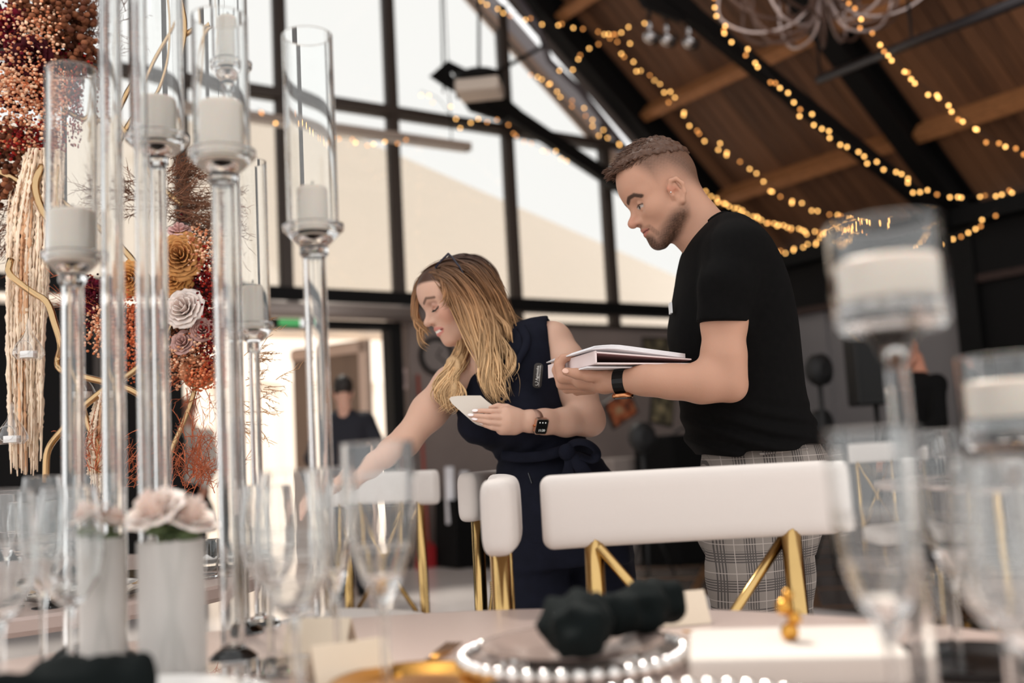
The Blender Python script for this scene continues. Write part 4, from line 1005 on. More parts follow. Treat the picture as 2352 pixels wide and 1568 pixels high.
for pts, cnt, spr, amp in guides:
    G = np.array([J(*p) for p in pts]); G = spline(G, 30)
    for i in range(int(cnt*1.9)):
        o1, o2 = RNG.normal(0, 1, 2)*rp(spr, 2.4); u = np.linspace(0, 1, 30)[:, None]
        if i % 12 == 0: gph, gwl = RNG.uniform(0, 6.28), RNG.uniform(5.0, 6.6); go = RNG.normal(0, 1, 2)*rp(spr, 2.4)*.8
        ph = ph2 = gph+RNG.normal(0, .25); wl = gwl+RNG.normal(0, .15)
        if i % 5: o1, o2 = go+np.array([o1, o2])*.42
        off = np.concatenate([o1*(.55+.6*u)+amp*np.sin(u*wl*2+ph)*u, o2*.5*(.6+.4*u)+amp*.7*np.cos(u*wl*2+ph2)*u, rp(RNG.normal(0, 5), 2.4)*np.ones_like(u)], 1)
        L_n = RNG.uniform(.8, 1.0); n_ = int(30*L_n); c = (G+off)[:n_]
        fat = RNG.random() < .5
        r = (RNG.uniform(.0013, .0027) if fat else RNG.uniform(.0005, .001)); rad = r*np.minimum(1, np.minimum(np.linspace(.2, 5, n_), np.linspace(4.5, .08, n_)))
        cs.append(c); rs_.append(rad); co_.append(hair_col(c[:, 2], RNG.uniform(.55, 1.3)))
strands('hair_locks', cs, rs_, m_hair, whair, co_, 5)
# glasses pushed up on her head
gl = thing('eyeglasses', 'dark framed glasses pushed up on the woman\'s hair', 'glasses', tuple(J(1030, 590, 2.40)))
m_gf = mat('dark blue acetate', (26, 26, 44), .25)
MB().tube(jp((1000, 614, 2.38), (1010, 602, 2.375), (1030, 582, 2.37)), .0026, 6).build('frame_rim', m_gf, gl)
MB().tube(jp((1030, 582, 2.37), (1040, 592, 2.368), (1055, 612, 2.366), (1070, 640, 2.366)), .0024, 6).build('temple_arm', m_gf, gl)
MB().tube(jp((1000, 614, 2.38), (1008, 618, 2.40), (1018, 606, 2.47), (1032, 586, 2.50), (1030, 582, 2.37)), .0022, 6).build('frame_rim', m_gf, gl)

DOFF = 0.0
# ================================================================== tables, chairs, tableware
m_glass, N_, L_, B_ = new_mat('clear glass'); B_.inputs['Transmission Weight'].default_value = 1; B_.inputs['Roughness'].default_value = 0.0; B_.inputs['IOR'].default_value = 1.45; B_.inputs['Base Color'].default_value = (.97, .98, .98, 1)
def thin_glass(name, tint, ior, f0):
    m, N, L, b = new_mat(name); N.remove(b); out = N['Material Output']
    t = N.new('ShaderNodeBsdfTransparent'); t.inputs[0].default_value = (tint, tint, tint, 1)
    g = N.new('ShaderNodeBsdfGlossy'); g.inputs['Roughness'].default_value = .04
    fr = schlick(N, L, f0, ior, .92)
    mx = N.new('ShaderNodeMixShader'); L.new(fr, mx.inputs[0]); L.new(t.outputs[0], mx.inputs[1]); L.new(g.outputs[0], mx.inputs[2]); L.new(mx.outputs[0], out.inputs[0]); return m
m_thin = thin_glass('thin clear glass', .985, 2.4, .09); m_tube = thin_glass('glass tubing', .985, 1.5, .16)
m_brass = mat('polished brass', (188, 156, 102), .18, 1.0, var=.08, scale=8)
m_boucle = mat('white boucle cloth', (214, 205, 199), .95, bump=.12, bscale=700, sheen=.1, spec=.1)
m_wax = mat('ivory wax', (218, 209, 197), .5, sss=.4)
m_wick = mat('wick', (40, 36, 32), .9)
m_china = mat('white porcelain', (236, 232, 228), .15, coat=.4)
m_green = mat('dark bottle green cloth', (9, 15, 15), .9, spec=.15, bump=.1, bscale=400)
m_gold = mat('gold cutlery', (205, 150, 70), .2, 1)
m_cloth = mat('pale rose tablecloth', (176, 156, 148), .3, bump=.03, bscale=500)
m_frost, N_, L_, B_ = new_mat('milky glass'); N_.remove(B_)
_d = N_.new('ShaderNodeBsdfDiffuse'); _t = N_.new('ShaderNodeBsdfTranslucent'); _g = N_.new('ShaderNodeBsdfTransparent'); _a = N_.new('ShaderNodeMixShader'); _b = N_.new('ShaderNodeMixShader')
for _n in (_d, _t): _n.inputs[0].default_value = (.86, .84, .82, 1)
_a.inputs[0].default_value = .45; _b.inputs[0].default_value = .42; L_.new(_d.outputs[0], _a.inputs[1]); L_.new(_t.outputs[0], _a.inputs[2]); L_.new(_a.outputs[0], _b.inputs[1]); L_.new(_g.outputs[0], _b.inputs[2]); L_.new(_b.outputs[0], N_['Material Output'].inputs[0])
TZ = .76
def table(name, label, c, r, m):
    t = thing(name, label, 'table', (c[0], c[1], 0))
    MB().lathe([(.001, TZ-.035), (r-.01, TZ-.035), (r, TZ-.025), (r, TZ-.006), (r-.006, TZ), (.001, TZ)], 72, (c[0], c[1], 0)).build('tabletop', m, t)
    MB().lathe([(.02, 0), (.3, 0), (.3, .02), (.06, .05), (.045, .3), (.05, TZ-.06), (.2, TZ-.036), (.02, TZ-.036)], 32, (c[0], c[1], 0)).build('pedestal', m_brass, t, True)
    return t
NT = (-.15, .82); LT = (-1.35, 2.45)
table('round_table', 'round table with pale rose top in front, laid with glasses and tall glass candle stands', NT, .83, m_cloth)
table('round_table', 'round table beside the woman, carrying the gold hoop flower stand', LT, .75, m_cloth)

# --- chairs
def make_chair():
    t = thing('dining_chair', '', 'chair')
    # cushioned back rail: rounded section swept along a shallow arc
    g = []; n = 22; W2 = .247
    prof = []
    for a in np.linspace(0, 2*pi, 28, endpoint=False):
        ca, sa = cos(a), sin(a); prof.append((.026*np.sign(ca)*abs(ca)**.55, .0605*np.sign(sa)*abs(sa)**.42))
    ends = (.35, .6, .8, .92, .98, 1.0); ul = [-.93-.07*e for e in ends[::-1]]+list(np.linspace(-.93, .93, 13))+[.93+.07*e for e in ends]; n = len(ul)
    for u in ul:
        xx = W2*u; e = min(1, max(0, abs(u)-.93)/.07); q_ = 1-sqrt(max(0, 1-e*e)); sc = 1-.75*q_; s2 = 1-.30*q_
        yy = -.25+.018*u*u
        g.append([(xx, yy+p*sc, .903+q*s2) for p, q in prof])
    G = np.array(g); k = G.shape[1]; mb = MB()
    mb.add(G.reshape(-1, 3), [(i*k+j, (i+1)*k+j, (i+1)*k+(j+1) % k, i*k+(j+1) % k) for i in range(n-1) for j in range(k)]+[tuple(range(k)), tuple((n-1)*k+j for j in range(k-1, -1, -1))])
    mb.build('backrest', m_boucle, t, True)
    # seat
    sp = []
    for a in np.linspace(0, 2*pi, 40, endpoint=False):
        ca, sa = cos(a), sin(a); sp.append((.235*np.sign(ca)*abs(ca)**.4, .01+.225*np.sign(sa)*abs(sa)**.4))
    rings = [(.9, .40), (1, .405), (1.0, .455), (.97, .475), (.8, .485), (.4, .49)]
    mb = MB(); k = 40; mb.add([(x*s_, y*s_, z) for s_, z in rings for x, y in sp], [(i*k+j, i*k+(j+1) % k, (i+1)*k+(j+1) % k, (i+1)*k+j) for i in range(5) for j in range(k)]+[tuple(range(k-1, -1, -1)), tuple(5*k+j for j in range(k))])
    mb.build('seat', m_boucle, t, True)
    for sg in (-1, 1):
        MB().tube([(sg*.185, -.235, 0), (sg*.17, -.235, .46), (sg*.163, -.235, .86)], [.013, .0165, .0165], 14).build('leg', m_brass, t, True)
        MB().tube([(sg*.2, .2, 0), (sg*.185, .18, .41)], [.012, .0155], 14).build('leg', m_brass, t, True)
        MB().tube([(sg*.158, -.235+.012*sg, .845), (0, -.235+.012*sg, .645), (-sg*.165, -.235+.012*sg, .44)], .0085, 10).build('brace', m_brass, t, True)
        MB().tube([(sg*.17, -.235, .43), (sg*.185, .18, .4)], .01, 8).build('side_rail', m_brass, t, True)
    mb = MB()
    for i in range(8): mb.tube([(.016*cos(a), -.235+.02*sin(a), .625+.006*i) for a in np.linspace(0, 2*pi, 10, endpoint=False)], .0032, 5, closed=True)
    mb.build('clasp', m_brass, t, True)
    return t
ch0 = make_chair()
def chair(first, x, y, rz, label, group=None):
    if first: o = ch0; o.location = (x, y, 0); o.rotation_euler = (0, 0, rz); o['label'] = label; o['group'] = group
    else: o = dup(ch0, (x, y, 0), rz, label, group)
    return o
GR = 'white and brass dining chairs'
chair(True, .285, 1.475, pi+.02, 'white padded dining chair with brass X back in front of the checked trousers', GR)
bx_, by_ = -.045, 1.865
chair(False, bx_-.23, by_, pi*1.5-pi+.0+pi*.0 if False else radians(90.5), 'white padded dining chair seen edge-on, its back rail closest to the woman\'s hip', GR)
chair(False, -.30, 2.82, radians(90-14), 'white padded dining chair behind the edge-on one, beside the navy trousers', GR)
chair(False, -.62, 3.55, radians(150), 'white padded dining chair on the far side of the flower table, near the open door', GR)

# --- glassware
def glass_profile(kind):
    if kind == 'wine': return [(.034, 0), (.034, .002), (.02, .004), (.005, .009), (.0038, .02), (.0036, .085), (.005, .096), (.018, .108), (.031, .128), (.0365, .152), (.0365, .175), (.033, .205), (.0295, .232)]
    if kind == 'flute': return [(.031, 0), (.031, .002), (.018, .004), (.005, .008), (.0036, .02), (.0036, .085), (.006, .1), (.016, .125), (.0235, .16), (.0255, .195), (.0245, .225), (.022, .25)]
    if kind == 'white': return [(.034, 0), (.034, .002), (.02, .004), (.005, .009), (.0036, .02), (.0036, .09), (.006, .1), (.019, .122), (.029, .15), (.033, .185), (.034, .215), (.0335, .245)]
    return [(.031, 0), (.033, .004), (.035, .05), (.036, .095)]
def glass_mesh(mb, kind, o, sc=1.0, th=.0011):
    p = glass_profile(kind); n = 32
    start = 0 if kind == 'tumbler' else next(i for i, q in enumerate(p) if q[1] > .09)
    outer = [(r*sc, z*sc) for r, z in p]
    if kind == 'tumbler': inner = [((r-.0018)*sc, max(z, .010)*sc) for r, z in p[::-1]]+[(.001, .010*sc)]
    else: inner = [((r-th)*sc, (z+.0015)*sc) for r, z in p[start+1:][::-1]]+[(.001, (p[start][1]+.008)*sc)]
    inner[0] = (inner[0][0], outer[-1][1])
    mb.lathe([(.001, 0)]+outer+inner, n, o, cap=True)
PLACES = {'near': 'front table', 'far': 'flower table'}
def drink(kind, x, y, z, label, sc=1.0, group=None):
    mb = MB(); glass_mesh(mb, kind, (0, 0, 0), sc)
    nm = {'wine': 'wine_glass', 'white': 'wine_glass', 'flute': 'champagne_flute', 'tumbler': 'tumbler'}[kind]
    o = mb.build(nm, m_glass, None, True); o.location = (x, y, z); return tag(o, label, 'glass', group)
def gx(px, d): return (px-1176)/FPX*d
near_glasses = [
 ('wine', 160, 1.16, 1.0, 'large wine glass beside the left frosted rose vase', None), ('wine', 2, 1.07, 1.0, 'large wine glass beside the dark green napkin by the rose vases', None), ('white', 225, 1.52, 1.0, 'wine glass standing behind the left frosted rose vase', None),
 ('flute', 98, 1.27, .98, 'champagne flute between the wine glasses by the rose vases', None),
 ('wine', 668, .98, 1.02, 'large empty wine glass in front of the glass base plate', None), ('white', 872, 1.0, 1.06, 'tall wine glass in front of the woman\'s reaching arm', None), ('flute', 765, 1.2, .95, 'champagne flute between the two big glasses below the reaching arm', None), ('wine', 615, 1.28, .95, 'smaller wine glass behind the big empty one by the glass plate', None),
 ('white', 2016, .75, 1.0, 'tall wine glass beside the stem of the wide candle cup', None), ('flute', 2170, 1.04, .97, 'champagne flute between the two wide candle cups', None), ('wine', 2285, .755, .95, 'wine glass beneath the lower wide candle cup', None), ('tumbler', 2085, 1.13, 1.0, 'short tumbler beside the black charger plate', None), ('wine', 2340, .68, .95, 'wine glass outermost beside the lower wide candle cup', None)]
for kind, px, d, sc, lb, gp in near_glasses:
    p = at(px, 1170, d); drink(kind, p[0], p[1], TZ, lb, sc, 'glasses on the front table')
for kind, px, d, lb in (('tumbler', 470, 2.3, 'tumbler at the rim of the flower table below the rose'), ('wine', 62, 2.06, 'wine glass on the flower table beside the hanging blossom tassel'), ('flute', 20, 1.95, 'champagne flute on the flower table beside the hanging blossom tassel'), ('wine', 112, 1.92, 'second wine glass on the flower table beside the hanging tassel'), ('tumbler', 255, 2.1, 'tumbler on the flower table beneath the copper fern')):
    p = onplane(px, hz(px)+(.24*FPX/d), EZ, TZ); drink(kind, p[0], p[1], TZ, lb, .9, 'glasses on the flower table')

# --- tall glass candle stands
def stand(px, d, dish_y, top_y, hwid, rod, candle, label, clabel, plain=False):
    b0 = at(px, 600, d); X, Y = b0[0], b0[1]
    zz = lambda y: at(px, y, d)[2]
    t = thing('glass_candle_stand', label, 'candle holder', (X, Y, TZ), 'tall glass candle stands'); o = (X, Y, 0)
    dz = zz(dish_y); R_ = rp(hwid, d); rr = rp(rod, d)
    MB().lathe([(.001, TZ), (.03, TZ), (.03, TZ+.005), (.022, TZ+.012), (rr, TZ+.016), (.001, TZ+.016)], 32, o).build('foot', m_glass, t, True)
    MB().lathe([(.001, TZ+.016), (rr, TZ+.016), (rr, dz-.028), (rr*1.25, dz-.022), (rr*1.2, dz-.012), (.001, dz-.012)], 32, o).build('rod', m_glass, t, True)
    MB().lathe([(.0008, dz-.026), (rr*.72, dz-.026), (rr*.72, TZ+.02), (.0008, TZ+.02)], 28, o).build('bore', m_glass, t, True)
    MB().lathe([(.001, dz-.012), (rr*1.1, dz-.012), (R_*.75, dz-.004), (R_*1.18, dz+.012), (R_*1.2, dz+.019), (R_*1.1, dz+.018), (R_*.9, dz+.008), (.001, dz+.004)], 32, o).build('dish', m_glass, t, True)
    zt = zz(top_y)
    MB().lathe([(R_-.0025, dz+.012), (R_, dz+.012), (R_, zt), (R_-.0025, zt), (R_-.0025, dz+.012)], 36, o, cap=False).build('hurricane_tube', m_glass, t, True)
    if candle:
        hw2, y0, y1 = candle; z0, z1 = dz+.006, zz(y0); r2 = rp(hw2, d)
        c = thing('pillar_candle', clabel, 'candle', (X, Y, z0), 'pillar candles in the glass stands')
        MB().lathe([(.001, z0), (r2, z0), (r2, z1-.004), (r2*.93, z1), (r2*.5, z1-.003), (.001, z1-.004)], 28, o).build('wax', m_wax, c, True)
        MB().tube([(X, Y, z1-.004), (X+.001, Y, z1+.01)], .0012, 6).build('wick', m_wick, c)
    return t
stand(166, 1.40, 612, 160, 58, 25, (52, 485, 590), 'tall glass candle stand with wide tube beside the hanging blossom tassel', 'broad ivory candle in the stand beside the blossom tassel')
stand(258, 1.36, -330, -800, 58, 26, (45, -470, -340), 'tallest glass candle stand with thick rod behind the left rose vase', 'ivory candle in the tallest stand behind the left rose vase')
stand(328, 1.31, -200, -640, 52, 16, (40, -330, -215), 'very tall thin-rodded glass candle stand above the right rose vase', 'ivory candle in the very tall thin-rodded stand')
stand(366, 1.45, 342, -40, 62, 19, (44, 228, 318), 'glass candle stand between the thin rod and the double stand, brown fern behind it', 'ivory candle in the stand before the brown fern')
stand(516, 1.33, 380, 40, 66, 27, (52, 238, 352), 'large glass candle stand right of the white rose', 'broad ivory candle in the large stand right of the white rose')
stand(538, 1.54, 172, -150, 44, 16, (27, 42, 155), 'slim glass candle stand rising behind the large one', 'slim ivory candle rising behind the large stand')
stand(578, 1.60, 770, 372, 40, 13, (24, 657, 745), 'short slim glass candle stand with low dish near the doorway', 'slim ivory candle in the short low stand near the doorway')
stand(722, 1.42, 548, 82, 60, 27, (36, 432, 524), 'glass candle stand in front of the door, tall tube against the window', 'ivory candle in the stand in front of the door')
# glass base plate under the stands
pc = onplane(520, 1500, EZ, TZ)
tag(MB().prism(rrect(np.array([-.34, 1.24, TZ+.001]), np.array([.97, .2, 0]), np.array([-.2, .97, 0]), .10, .05, .01), EZ*.006).build('glass_plate', m_glass), 'small clear glass plate lying on the front table between the stands', 'plate')
def wide_cup(px, d, top_y, c0, c1, bot_y, hwid, label, clabel):
    b0 = at(px, (top_y+bot_y)/2, d); X, Y = b0[0], b0[1]; o = (X, Y, 0)
    zz = lambda y: at(px, y, Y)[2]
    t = thing('wide_candle_cup', label, 'candle holder', (X, Y, TZ), 'wide glass candle cups'); R_ = rp(hwid, Y); zb, zt, zc0, zc1 = zz(bot_y), zz(top_y), zz(c0), zz(c1)
    MB().lathe([(.001, TZ), (.033, TZ), (.033, TZ+.005), (.02, TZ+.012), (.0085, TZ+.03), (.0085, zb-.03), (.018, zb-.008), (R_*.5, zb), (.001, zb)], 28, o).build('stem', m_glass, t, True)
    MB().lathe([(.001, zb), (R_*.85, zb), (R_*.97, zb+.006), (R_*.97, zb+.0135), (R_-.0035, zb+.016), (R_-.0035, zc1-.002), (.001, zc1-.002)], 40, o).build('cup_base', m_glass, t, True)
    MB().lathe([(R_-.0025, zb+.014), (R_, zb+.014), (R_, zt), (R_-.0025, zt), (R_-.0025, zb+.014)], 40, o, cap=False).build('cup', m_glass, t, True)
    c = thing('floating_candle', clabel, 'candle', (X, Y, zc1), 'broad candles in the wide cups')
    r2 = R_-.006
    MB().lathe([(.001, zc1+.0005), (r2, zc1+.0005), (r2, zc0-.003), (r2*.95, zc0), (.001, zc0)], 32, o).build('wax', m_wax, c, True)
    MB().tube([(X, Y, zc0), (X, Y, zc0+.012)], .0013, 6).build('wick', m_wick, c)
wide_cup(2040, .84, 512, 596, 690, 762, 132, 'wide glass candle cup on a tall stem in front of the string lights', 'broad white candle in the higher wide cup')
wide_cup(2318, .93, 815, 872, 958, 1030, 108, 'lower wide glass candle cup standing in front of the man in black', 'broad white candle in the lower wide cup')

# --- rose vases
m_stem = mat('green rose stem', (86, 96, 62), .7); m_ivr = mat('blush white petals', (236, 218, 208), .6, sss=.3); m_leafg = mat('leaf green', (78, 96, 58), .6)
def rose_mesh(mb, c, nrm, r, n=5, layers=5, seed=0, open_=1.0):
    rg = np.random.default_rng(seed); n_, u_, v_ = frame_of(nrm); c = np.asarray(c, float)
    for L in range(layers):
        f = (L+1)/layers; cnt = 3+L
        for k in range(cnt):
            a0 = 2*pi*k/cnt+L*.9+rg.uniform(-.15, .15); wid = 1.15+.25*rg.random(); G = []
            for i in range(6):
                s_ = i/5; row = []
                for j in range(7):
                    t_ = -1+2*j/6; a = a0+t_*wid*.5*(1.15-.25*s_)
                    rad = r*f*(.30+.70*s_**.6)*(1-.1*t_*t_*s_)*open_; hgt = r*(.95-.55*f)*s_**.8+r*.10*(1-f)-r*.28*f*(s_**3)*(.6+.4*abs(t_))
                    row.append(c+(u_*cos(a)+v_*sin(a))*rad*(1+.05*rg.standard_normal()*s_)+n_*(hgt-.15*r))
                G.append(row)
            mb.grid(G)
def rose_vase(px, d, y_top, hwid, fy, fr, label, seed, n=3):
    b0 = onplane(px, hz(px)+(.24*FPX/d), EZ, TZ); X, Y = b0[0], b0[1]; o = (X, Y, 0); zt = at(px, y_top, Y)[2]; R_ = rp(hwid, Y)
    t = thing('rose_vase', label, 'vase', (X, Y, TZ), None)
    MB().lathe([(.001, TZ), (R_, TZ), (R_, zt), (R_-.004, zt), (R_-.004, TZ+.006), (.001, TZ+.006)], 32, o).build('vase', m_frost, t, True)
    for k in range(n):
        a = k*2.1+seed; q = np.array([X+cos(a)*R_*.55, Y+sin(a)*R_*.5, at(px, fy, Y)[2]+.01*(k % 2)])
        mb = MB(); rose_mesh(mb, q, (cos(a)*.5, sin(a)*.5-.2, 1), rp(fr, Y), seed=seed*7+k); mb.build('rose', m_ivr, t, True)
        MB().tube([(X-cos(a)*R_*.5, Y-sin(a)*R_*.5, TZ+.012), (X, Y, (TZ+zt)/2), q], .0035, 6).build('stem', m_stem, t, True)
        MB().ball(q-[0, 0, .02], .016, 8, 6, (1, 1, .5)).build('calyx', m_leafg, t, True)
rose_vase(236, 1.19, 1235, 50, 1200, 52, 'slim frosted vase of blush roses beside the large wine glass', 1, 2)
rose_vase(398, 1.17, 1240, 74, 1190, 74, 'wide frosted vase of blush roses below the white rose', 2, 4)

# --- place settings on the front table
m_bead = mat('silvered glass bead', (225, 220, 216), .1, .85)
def charger(x, y, r, m, label, beads=True):
    t = thing('charger_plate', label, 'plate', (x, y, TZ))
    MB().lathe([(.001, TZ+.001), (r*.7, TZ+.001), (r*.95, TZ+.010), (r, TZ+.014), (r*.94, TZ+.013), (r*.68, TZ+.005), (.001, TZ+.005)], 48, (x, y, 0)).build('dish', m, t, True)
    if beads:
        n = 44; mb0 = None
        for k in range(n):
            a = 2*pi*k/n; p = (x+r*cos(a), y+r*sin(a), TZ+.015)
            if mb0 is None: ob = MB().ball((0, 0, 0), .0085, 10, 7).build('bead', m_bead, None, True); mb0 = ob.data; ob.parent = t
            else: ob = bpy.data.objects.new('bead', mb0); COL.objects.link(ob); ob.parent = t
            ob.location = np.array(p)-org(t)
    return t
def plate(x, y, z, r, label, m=None):
    return tag(MB().lathe([(.001, 0), (r*.6, 0), (r*.95, .012), (r, .015), (r*.95, .014), (r*.58, .004), (.001, .004)], 48).build('dinner_plate', m or m_china, None, True, None), label, 'plate')
def put(o, x, y, z): o.location = (x, y, z); return o
def napkin(x, y, z, r, label, seed, hgt=.05):
    # knotted cloth: a tight ball with two flared tails
    t = thing('napkin', label, 'napkin', (x, y, z), None); rg = np.random.default_rng(seed)
    Bn = Body(); a = seed*1.3
    Bn.ell((x, y, z+hgt*.42), (r*.62, r*.5, hgt*.5), None, .01)
    for s_ in (0, 1):
        aa = a+s_*pi+.3*s_; e = (x+cos(aa)*r, y+sin(aa)*r*.8, z+hgt*.38)
        Bn.cone((x, y, z+hgt*.5), e, hgt*.28, hgt*.42, .012)
        Bn.ell(e, (r*.4, r*.36, hgt*.4), None, .012)
    Bn.half((x, y, z), (0, 0, -1), .003)
    V, Q = Bn.mesh(.005, warp=lambda P, d: d+.004*wnoise(P, 130, 8, seed)+.003*wnoise(P, 60, 6, seed+9)); body_obj('cloth', V, Q, m_green, t)
    return t
charger(.05, 1.18, .125, m_glass, 'beaded clear glass charger in front of the facing chair'); put(plate(0, 0, 0, .105, 'smoky plate on the beaded charger in front of the facing chair', mat('smoky glass plate', (150, 132, 124), .15)), .05, 1.18, TZ+.0145)
napkin(.052, 1.13, TZ+.0295, .062, 'dark green knotted napkin lying nearer the gold dish', 1, .062)
napkin(.135, 1.22, TZ+.0295, .055, 'dark green knotted napkin lying nearer the facing chair', 3, .06)
charger(-.39, 1.0, .14, m_glass, 'beaded clear glass charger beside the rose vases'); put(plate(0, 0, 0, .115, 'white plate on the charger beside the rose vases'), -.39, 1.0, TZ+.0145)
napkin(-.44, 1.0, TZ+.0295, .06, 'dark green knotted napkin on the plate beside the rose vases', 5, .045)
charger(.13, .86, .13, m_glass, 'beaded clear glass charger at the table edge below the white box')
charger(-.12, 1.10, .09, m_gold, 'small gold dish between the wine glasses and the napkins', False)
charger(.45, 1.06, .085, mat('black slate', (16, 14, 15), .3), 'black charger plate beneath the candle cups', False)
# white box on the table and small gold votive beside it
bxo = MB().prism(rrect(np.array([.275, 1.10, TZ+.001]), np.array([.985, -.17, 0]), np.array([.17, .985, 0]), .105, .085, .012), EZ*.03).build('white_box', mat('matt white card', (196, 186, 178), .85)); tag(bxo, 'low white box with rounded corners beside the gold votive', 'box'); bevel(bxo, .004)
vz = TZ+.032; vt = thing('gold_figurine', 'small gold beaded figurine standing on the white box', 'figurine', (.275, 1.10, vz))
for (dx, dz_, r_) in ((0, .008, .010), (.006, .022, .008), (-.004, .034, .009), (.001, .046, .006)): MB().ball((.275+dx, 1.10, vz+dz_), r_, 12, 8).build('gold_bead', m_gold, vt, True)
# gold cutlery
for i, (x, y, a, lb) in enumerate(((-.12, 1.24, .3, 'gold fork lying beside the beaded charger and gold dish'), (.30, 1.30, -1.2, 'gold knife lying behind the white box'), (-.24, 1.02, .2, 'gold knife lying beside the gold dish'))):
    dv = np.array([sin(a), cos(a), 0]); c = np.array([x, y, TZ+.004]); t = thing('fork' if 'fork' in lb else 'knife', lb, 'cutlery', tuple(c-[0, 0, .004]))
    MB().tube([c-dv*.09, c-dv*.02, c+dv*.01], [.0042, .003, .0028], 8).build('handle', m_gold, t, True)
    if 'fork' in lb:
        for k in range(4): s_ = np.cross(dv, EZ)*(k-1.5)*.006; MB().tube([c+dv*.01, c+dv*.04+s_, c+dv*.09+s_+EZ*.004], .0016, 6).build('tine', m_gold, t, True)
    else: MB().prism([c+dv*.01+np.cross(dv, EZ)*.006, c+dv*.1+np.cross(dv, EZ)*.004, c+dv*.11, c+dv*.1-np.cross(dv, EZ)*.006, c+dv*.01-np.cross(dv, EZ)*.006], EZ*.0015).build('blade', m_gold, t)

# --- settings on the flower table
for i, (x, y, lb) in enumerate(((-.88, 2.08, 'beneath the orange blooms'), (-1.3, 1.9, 'below the hanging tassel'), (-.77, 2.60, 'nearest the woman\'s reaching hand'))):
    t = charger(x, y, .12, m_gold if i == 1 else m_glass, 'charger plate on the flower table ' + lb, False); put(plate(0, 0, 0, .1, 'white plate on the flower table ' + lb), x, y, TZ+.0145)
    napkin(x, y, TZ+.0295, .05, 'dark napkin on the flower table ' + lb, 7+i, .04)

# --- folded place cards
m_pc = mat('cream place card', (226, 208, 186), .8)
for x, y, rz, lb in ((-.20, 1.17, .5, 'folded cream place card beside the gold fork'), (-.27, 1.36, -.3, 'folded cream place card behind the tall wine glass'), (.20, 1.42, .2, 'folded cream place card by the table edge before the facing chair')):
    t = thing('place_card', lb, 'card', (x, y, TZ), 'folded place cards'); dx = np.array([cos(rz), sin(rz), 0]); dy = np.array([-sin(rz), cos(rz), 0]); c = np.array([x, y, TZ+.001])
    for sg in (1, -1): MB().prism([c-dx*.045+dy*sg*.02, c+dx*.045+dy*sg*.02, c+dx*.045+EZ*.042, c-dx*.045+EZ*.042], dy*sg*.0008).build('card_face', m_pc, t)
# ================================================================== flower stand on the far table
def col_obj(mb, cols, name, m, parent, smooth=True, kind=None):
    o = mb.build(name, m, parent, smooth); ca = o.data.color_attributes.new('Col', 'FLOAT_COLOR', 'POINT')
    C_ = np.concatenate(cols); ca.data.foreach_set('color', np.concatenate([C_, np.ones((len(C_), 1))], 1).astype(np.float32).ravel())
    if kind: o['kind'] = kind
    return o
m_champ = mat('champagne gold tube', (186, 156, 116), .22, 1.0)
m_petal = col_mat('dried petals', .8, sss=0.15, spec=.15)
FD = 2.42
fs = thing('flower_stand', 'gold hoop stand with dried orange, burgundy and cream flowers on the round table', 'flower stand', (LT[0]+.1, FD, TZ))
# bent brass hoops
def hoop(pts, r=.008):
    c = spline([J(*p) for p in pts], 40); MB().tube(c, r, 10).build('hoop', m_champ, fs, True)
hoop([(-40, 375, 2.40), (60, 425, 2.40), (110, 455, 2.40), (180, 490, 2.41), (270, 560, 2.42), (350, 650, 2.43)])
hoop([(98, 380, 2.36), (82, 420, 2.35), (92, 470, 2.35), (140, 530, 2.36), (190, 560, 2.38)], .009)
hoop([(25, 595, 2.33), (20, 625, 2.32), (45, 650, 2.32), (75, 672, 2.33), (105, 690, 2.33), (125, 740, 2.33), (140, 800, 2.34), (133, 825, 2.36), (136, 845, 2.34), (190, 865, 2.34), (240, 877, 2.35), (310, 900, 2.36), (360, 940, 2.38)])
hoop([(105, 1100, 2.35), (112, 1030, 2.34), (150, 980, 2.33), (185, 940, 2.33), (240, 895, 2.34), (310, 850, 2.36), (370, 790, 2.38), (420, 700, 2.42)])
hoop([(186, 925, 2.36), (200, 970, 2.35), (220, 1010, 2.35), (228, 1070, 2.36), (226, 1150, 2.37)])
hoop([(455, 860, 2.40), (440, 920, 2.39), (415, 985, 2.38), (395, 1030, 2.37), (380, 1130, 2.36)], .006)
hoop([(410, -20, 2.44), (424, 60, 2.43), (412, 130, 2.43), (380, 190, 2.44), (300, 280, 2.45), (270, 330, 2.45)], .007)
hoop([(470, 55, 2.44), (400, 95, 2.44), (300, 200, 2.44), (255, 270, 2.44), (120, 250, 2.43)], .007)
hoop([(270, 285, 2.43), (310, 330, 2.43), (360, 420, 2.43), (420, 470, 2.44)], .007)
MB().lathe([(.001, TZ), (.16, TZ), (.16, TZ+.012), (.001, TZ+.012)], 36, (J(230, 1150, 2.37)[0], 2.37, 0)).build('base_plate', m_brass, fs)
# clouds of tiny blossoms
def blossoms(name, blobs, n, r0, pal, seed, kind='stuff'):
    rg = np.random.default_rng(seed); mb = MB(); cols = []
    wts = np.array([b[3]*b[4] for b in blobs], float); wts /= wts.sum()
    for i in range(n):
        b = blobs[rg.choice(len(blobs), p=wts)]; x_, y_, d_, rx, ry = b[:5]
        a = rg.normal(0, .5, 3); 
        if np.linalg.norm(a) > 1.1: a /= np.linalg.norm(a)
        p = J(x_+a[0]*rx, y_+a[1]*ry, d_+a[2]*.07-.03); r = r0*rg.uniform(.7, 1.25)
        mb.ball(p, r, 6, 4, (1, 1, .8)); c = np.array(lin(pal[rg.integers(len(pal))] if len(b) < 6 else b[5][rg.integers(len(b[5]))]))*rg.uniform(.75, 1.2); cols.append(np.tile(c, (6*3+2, 1)))
    return col_obj(mb, cols, name, m_petal, fs, True, kind)
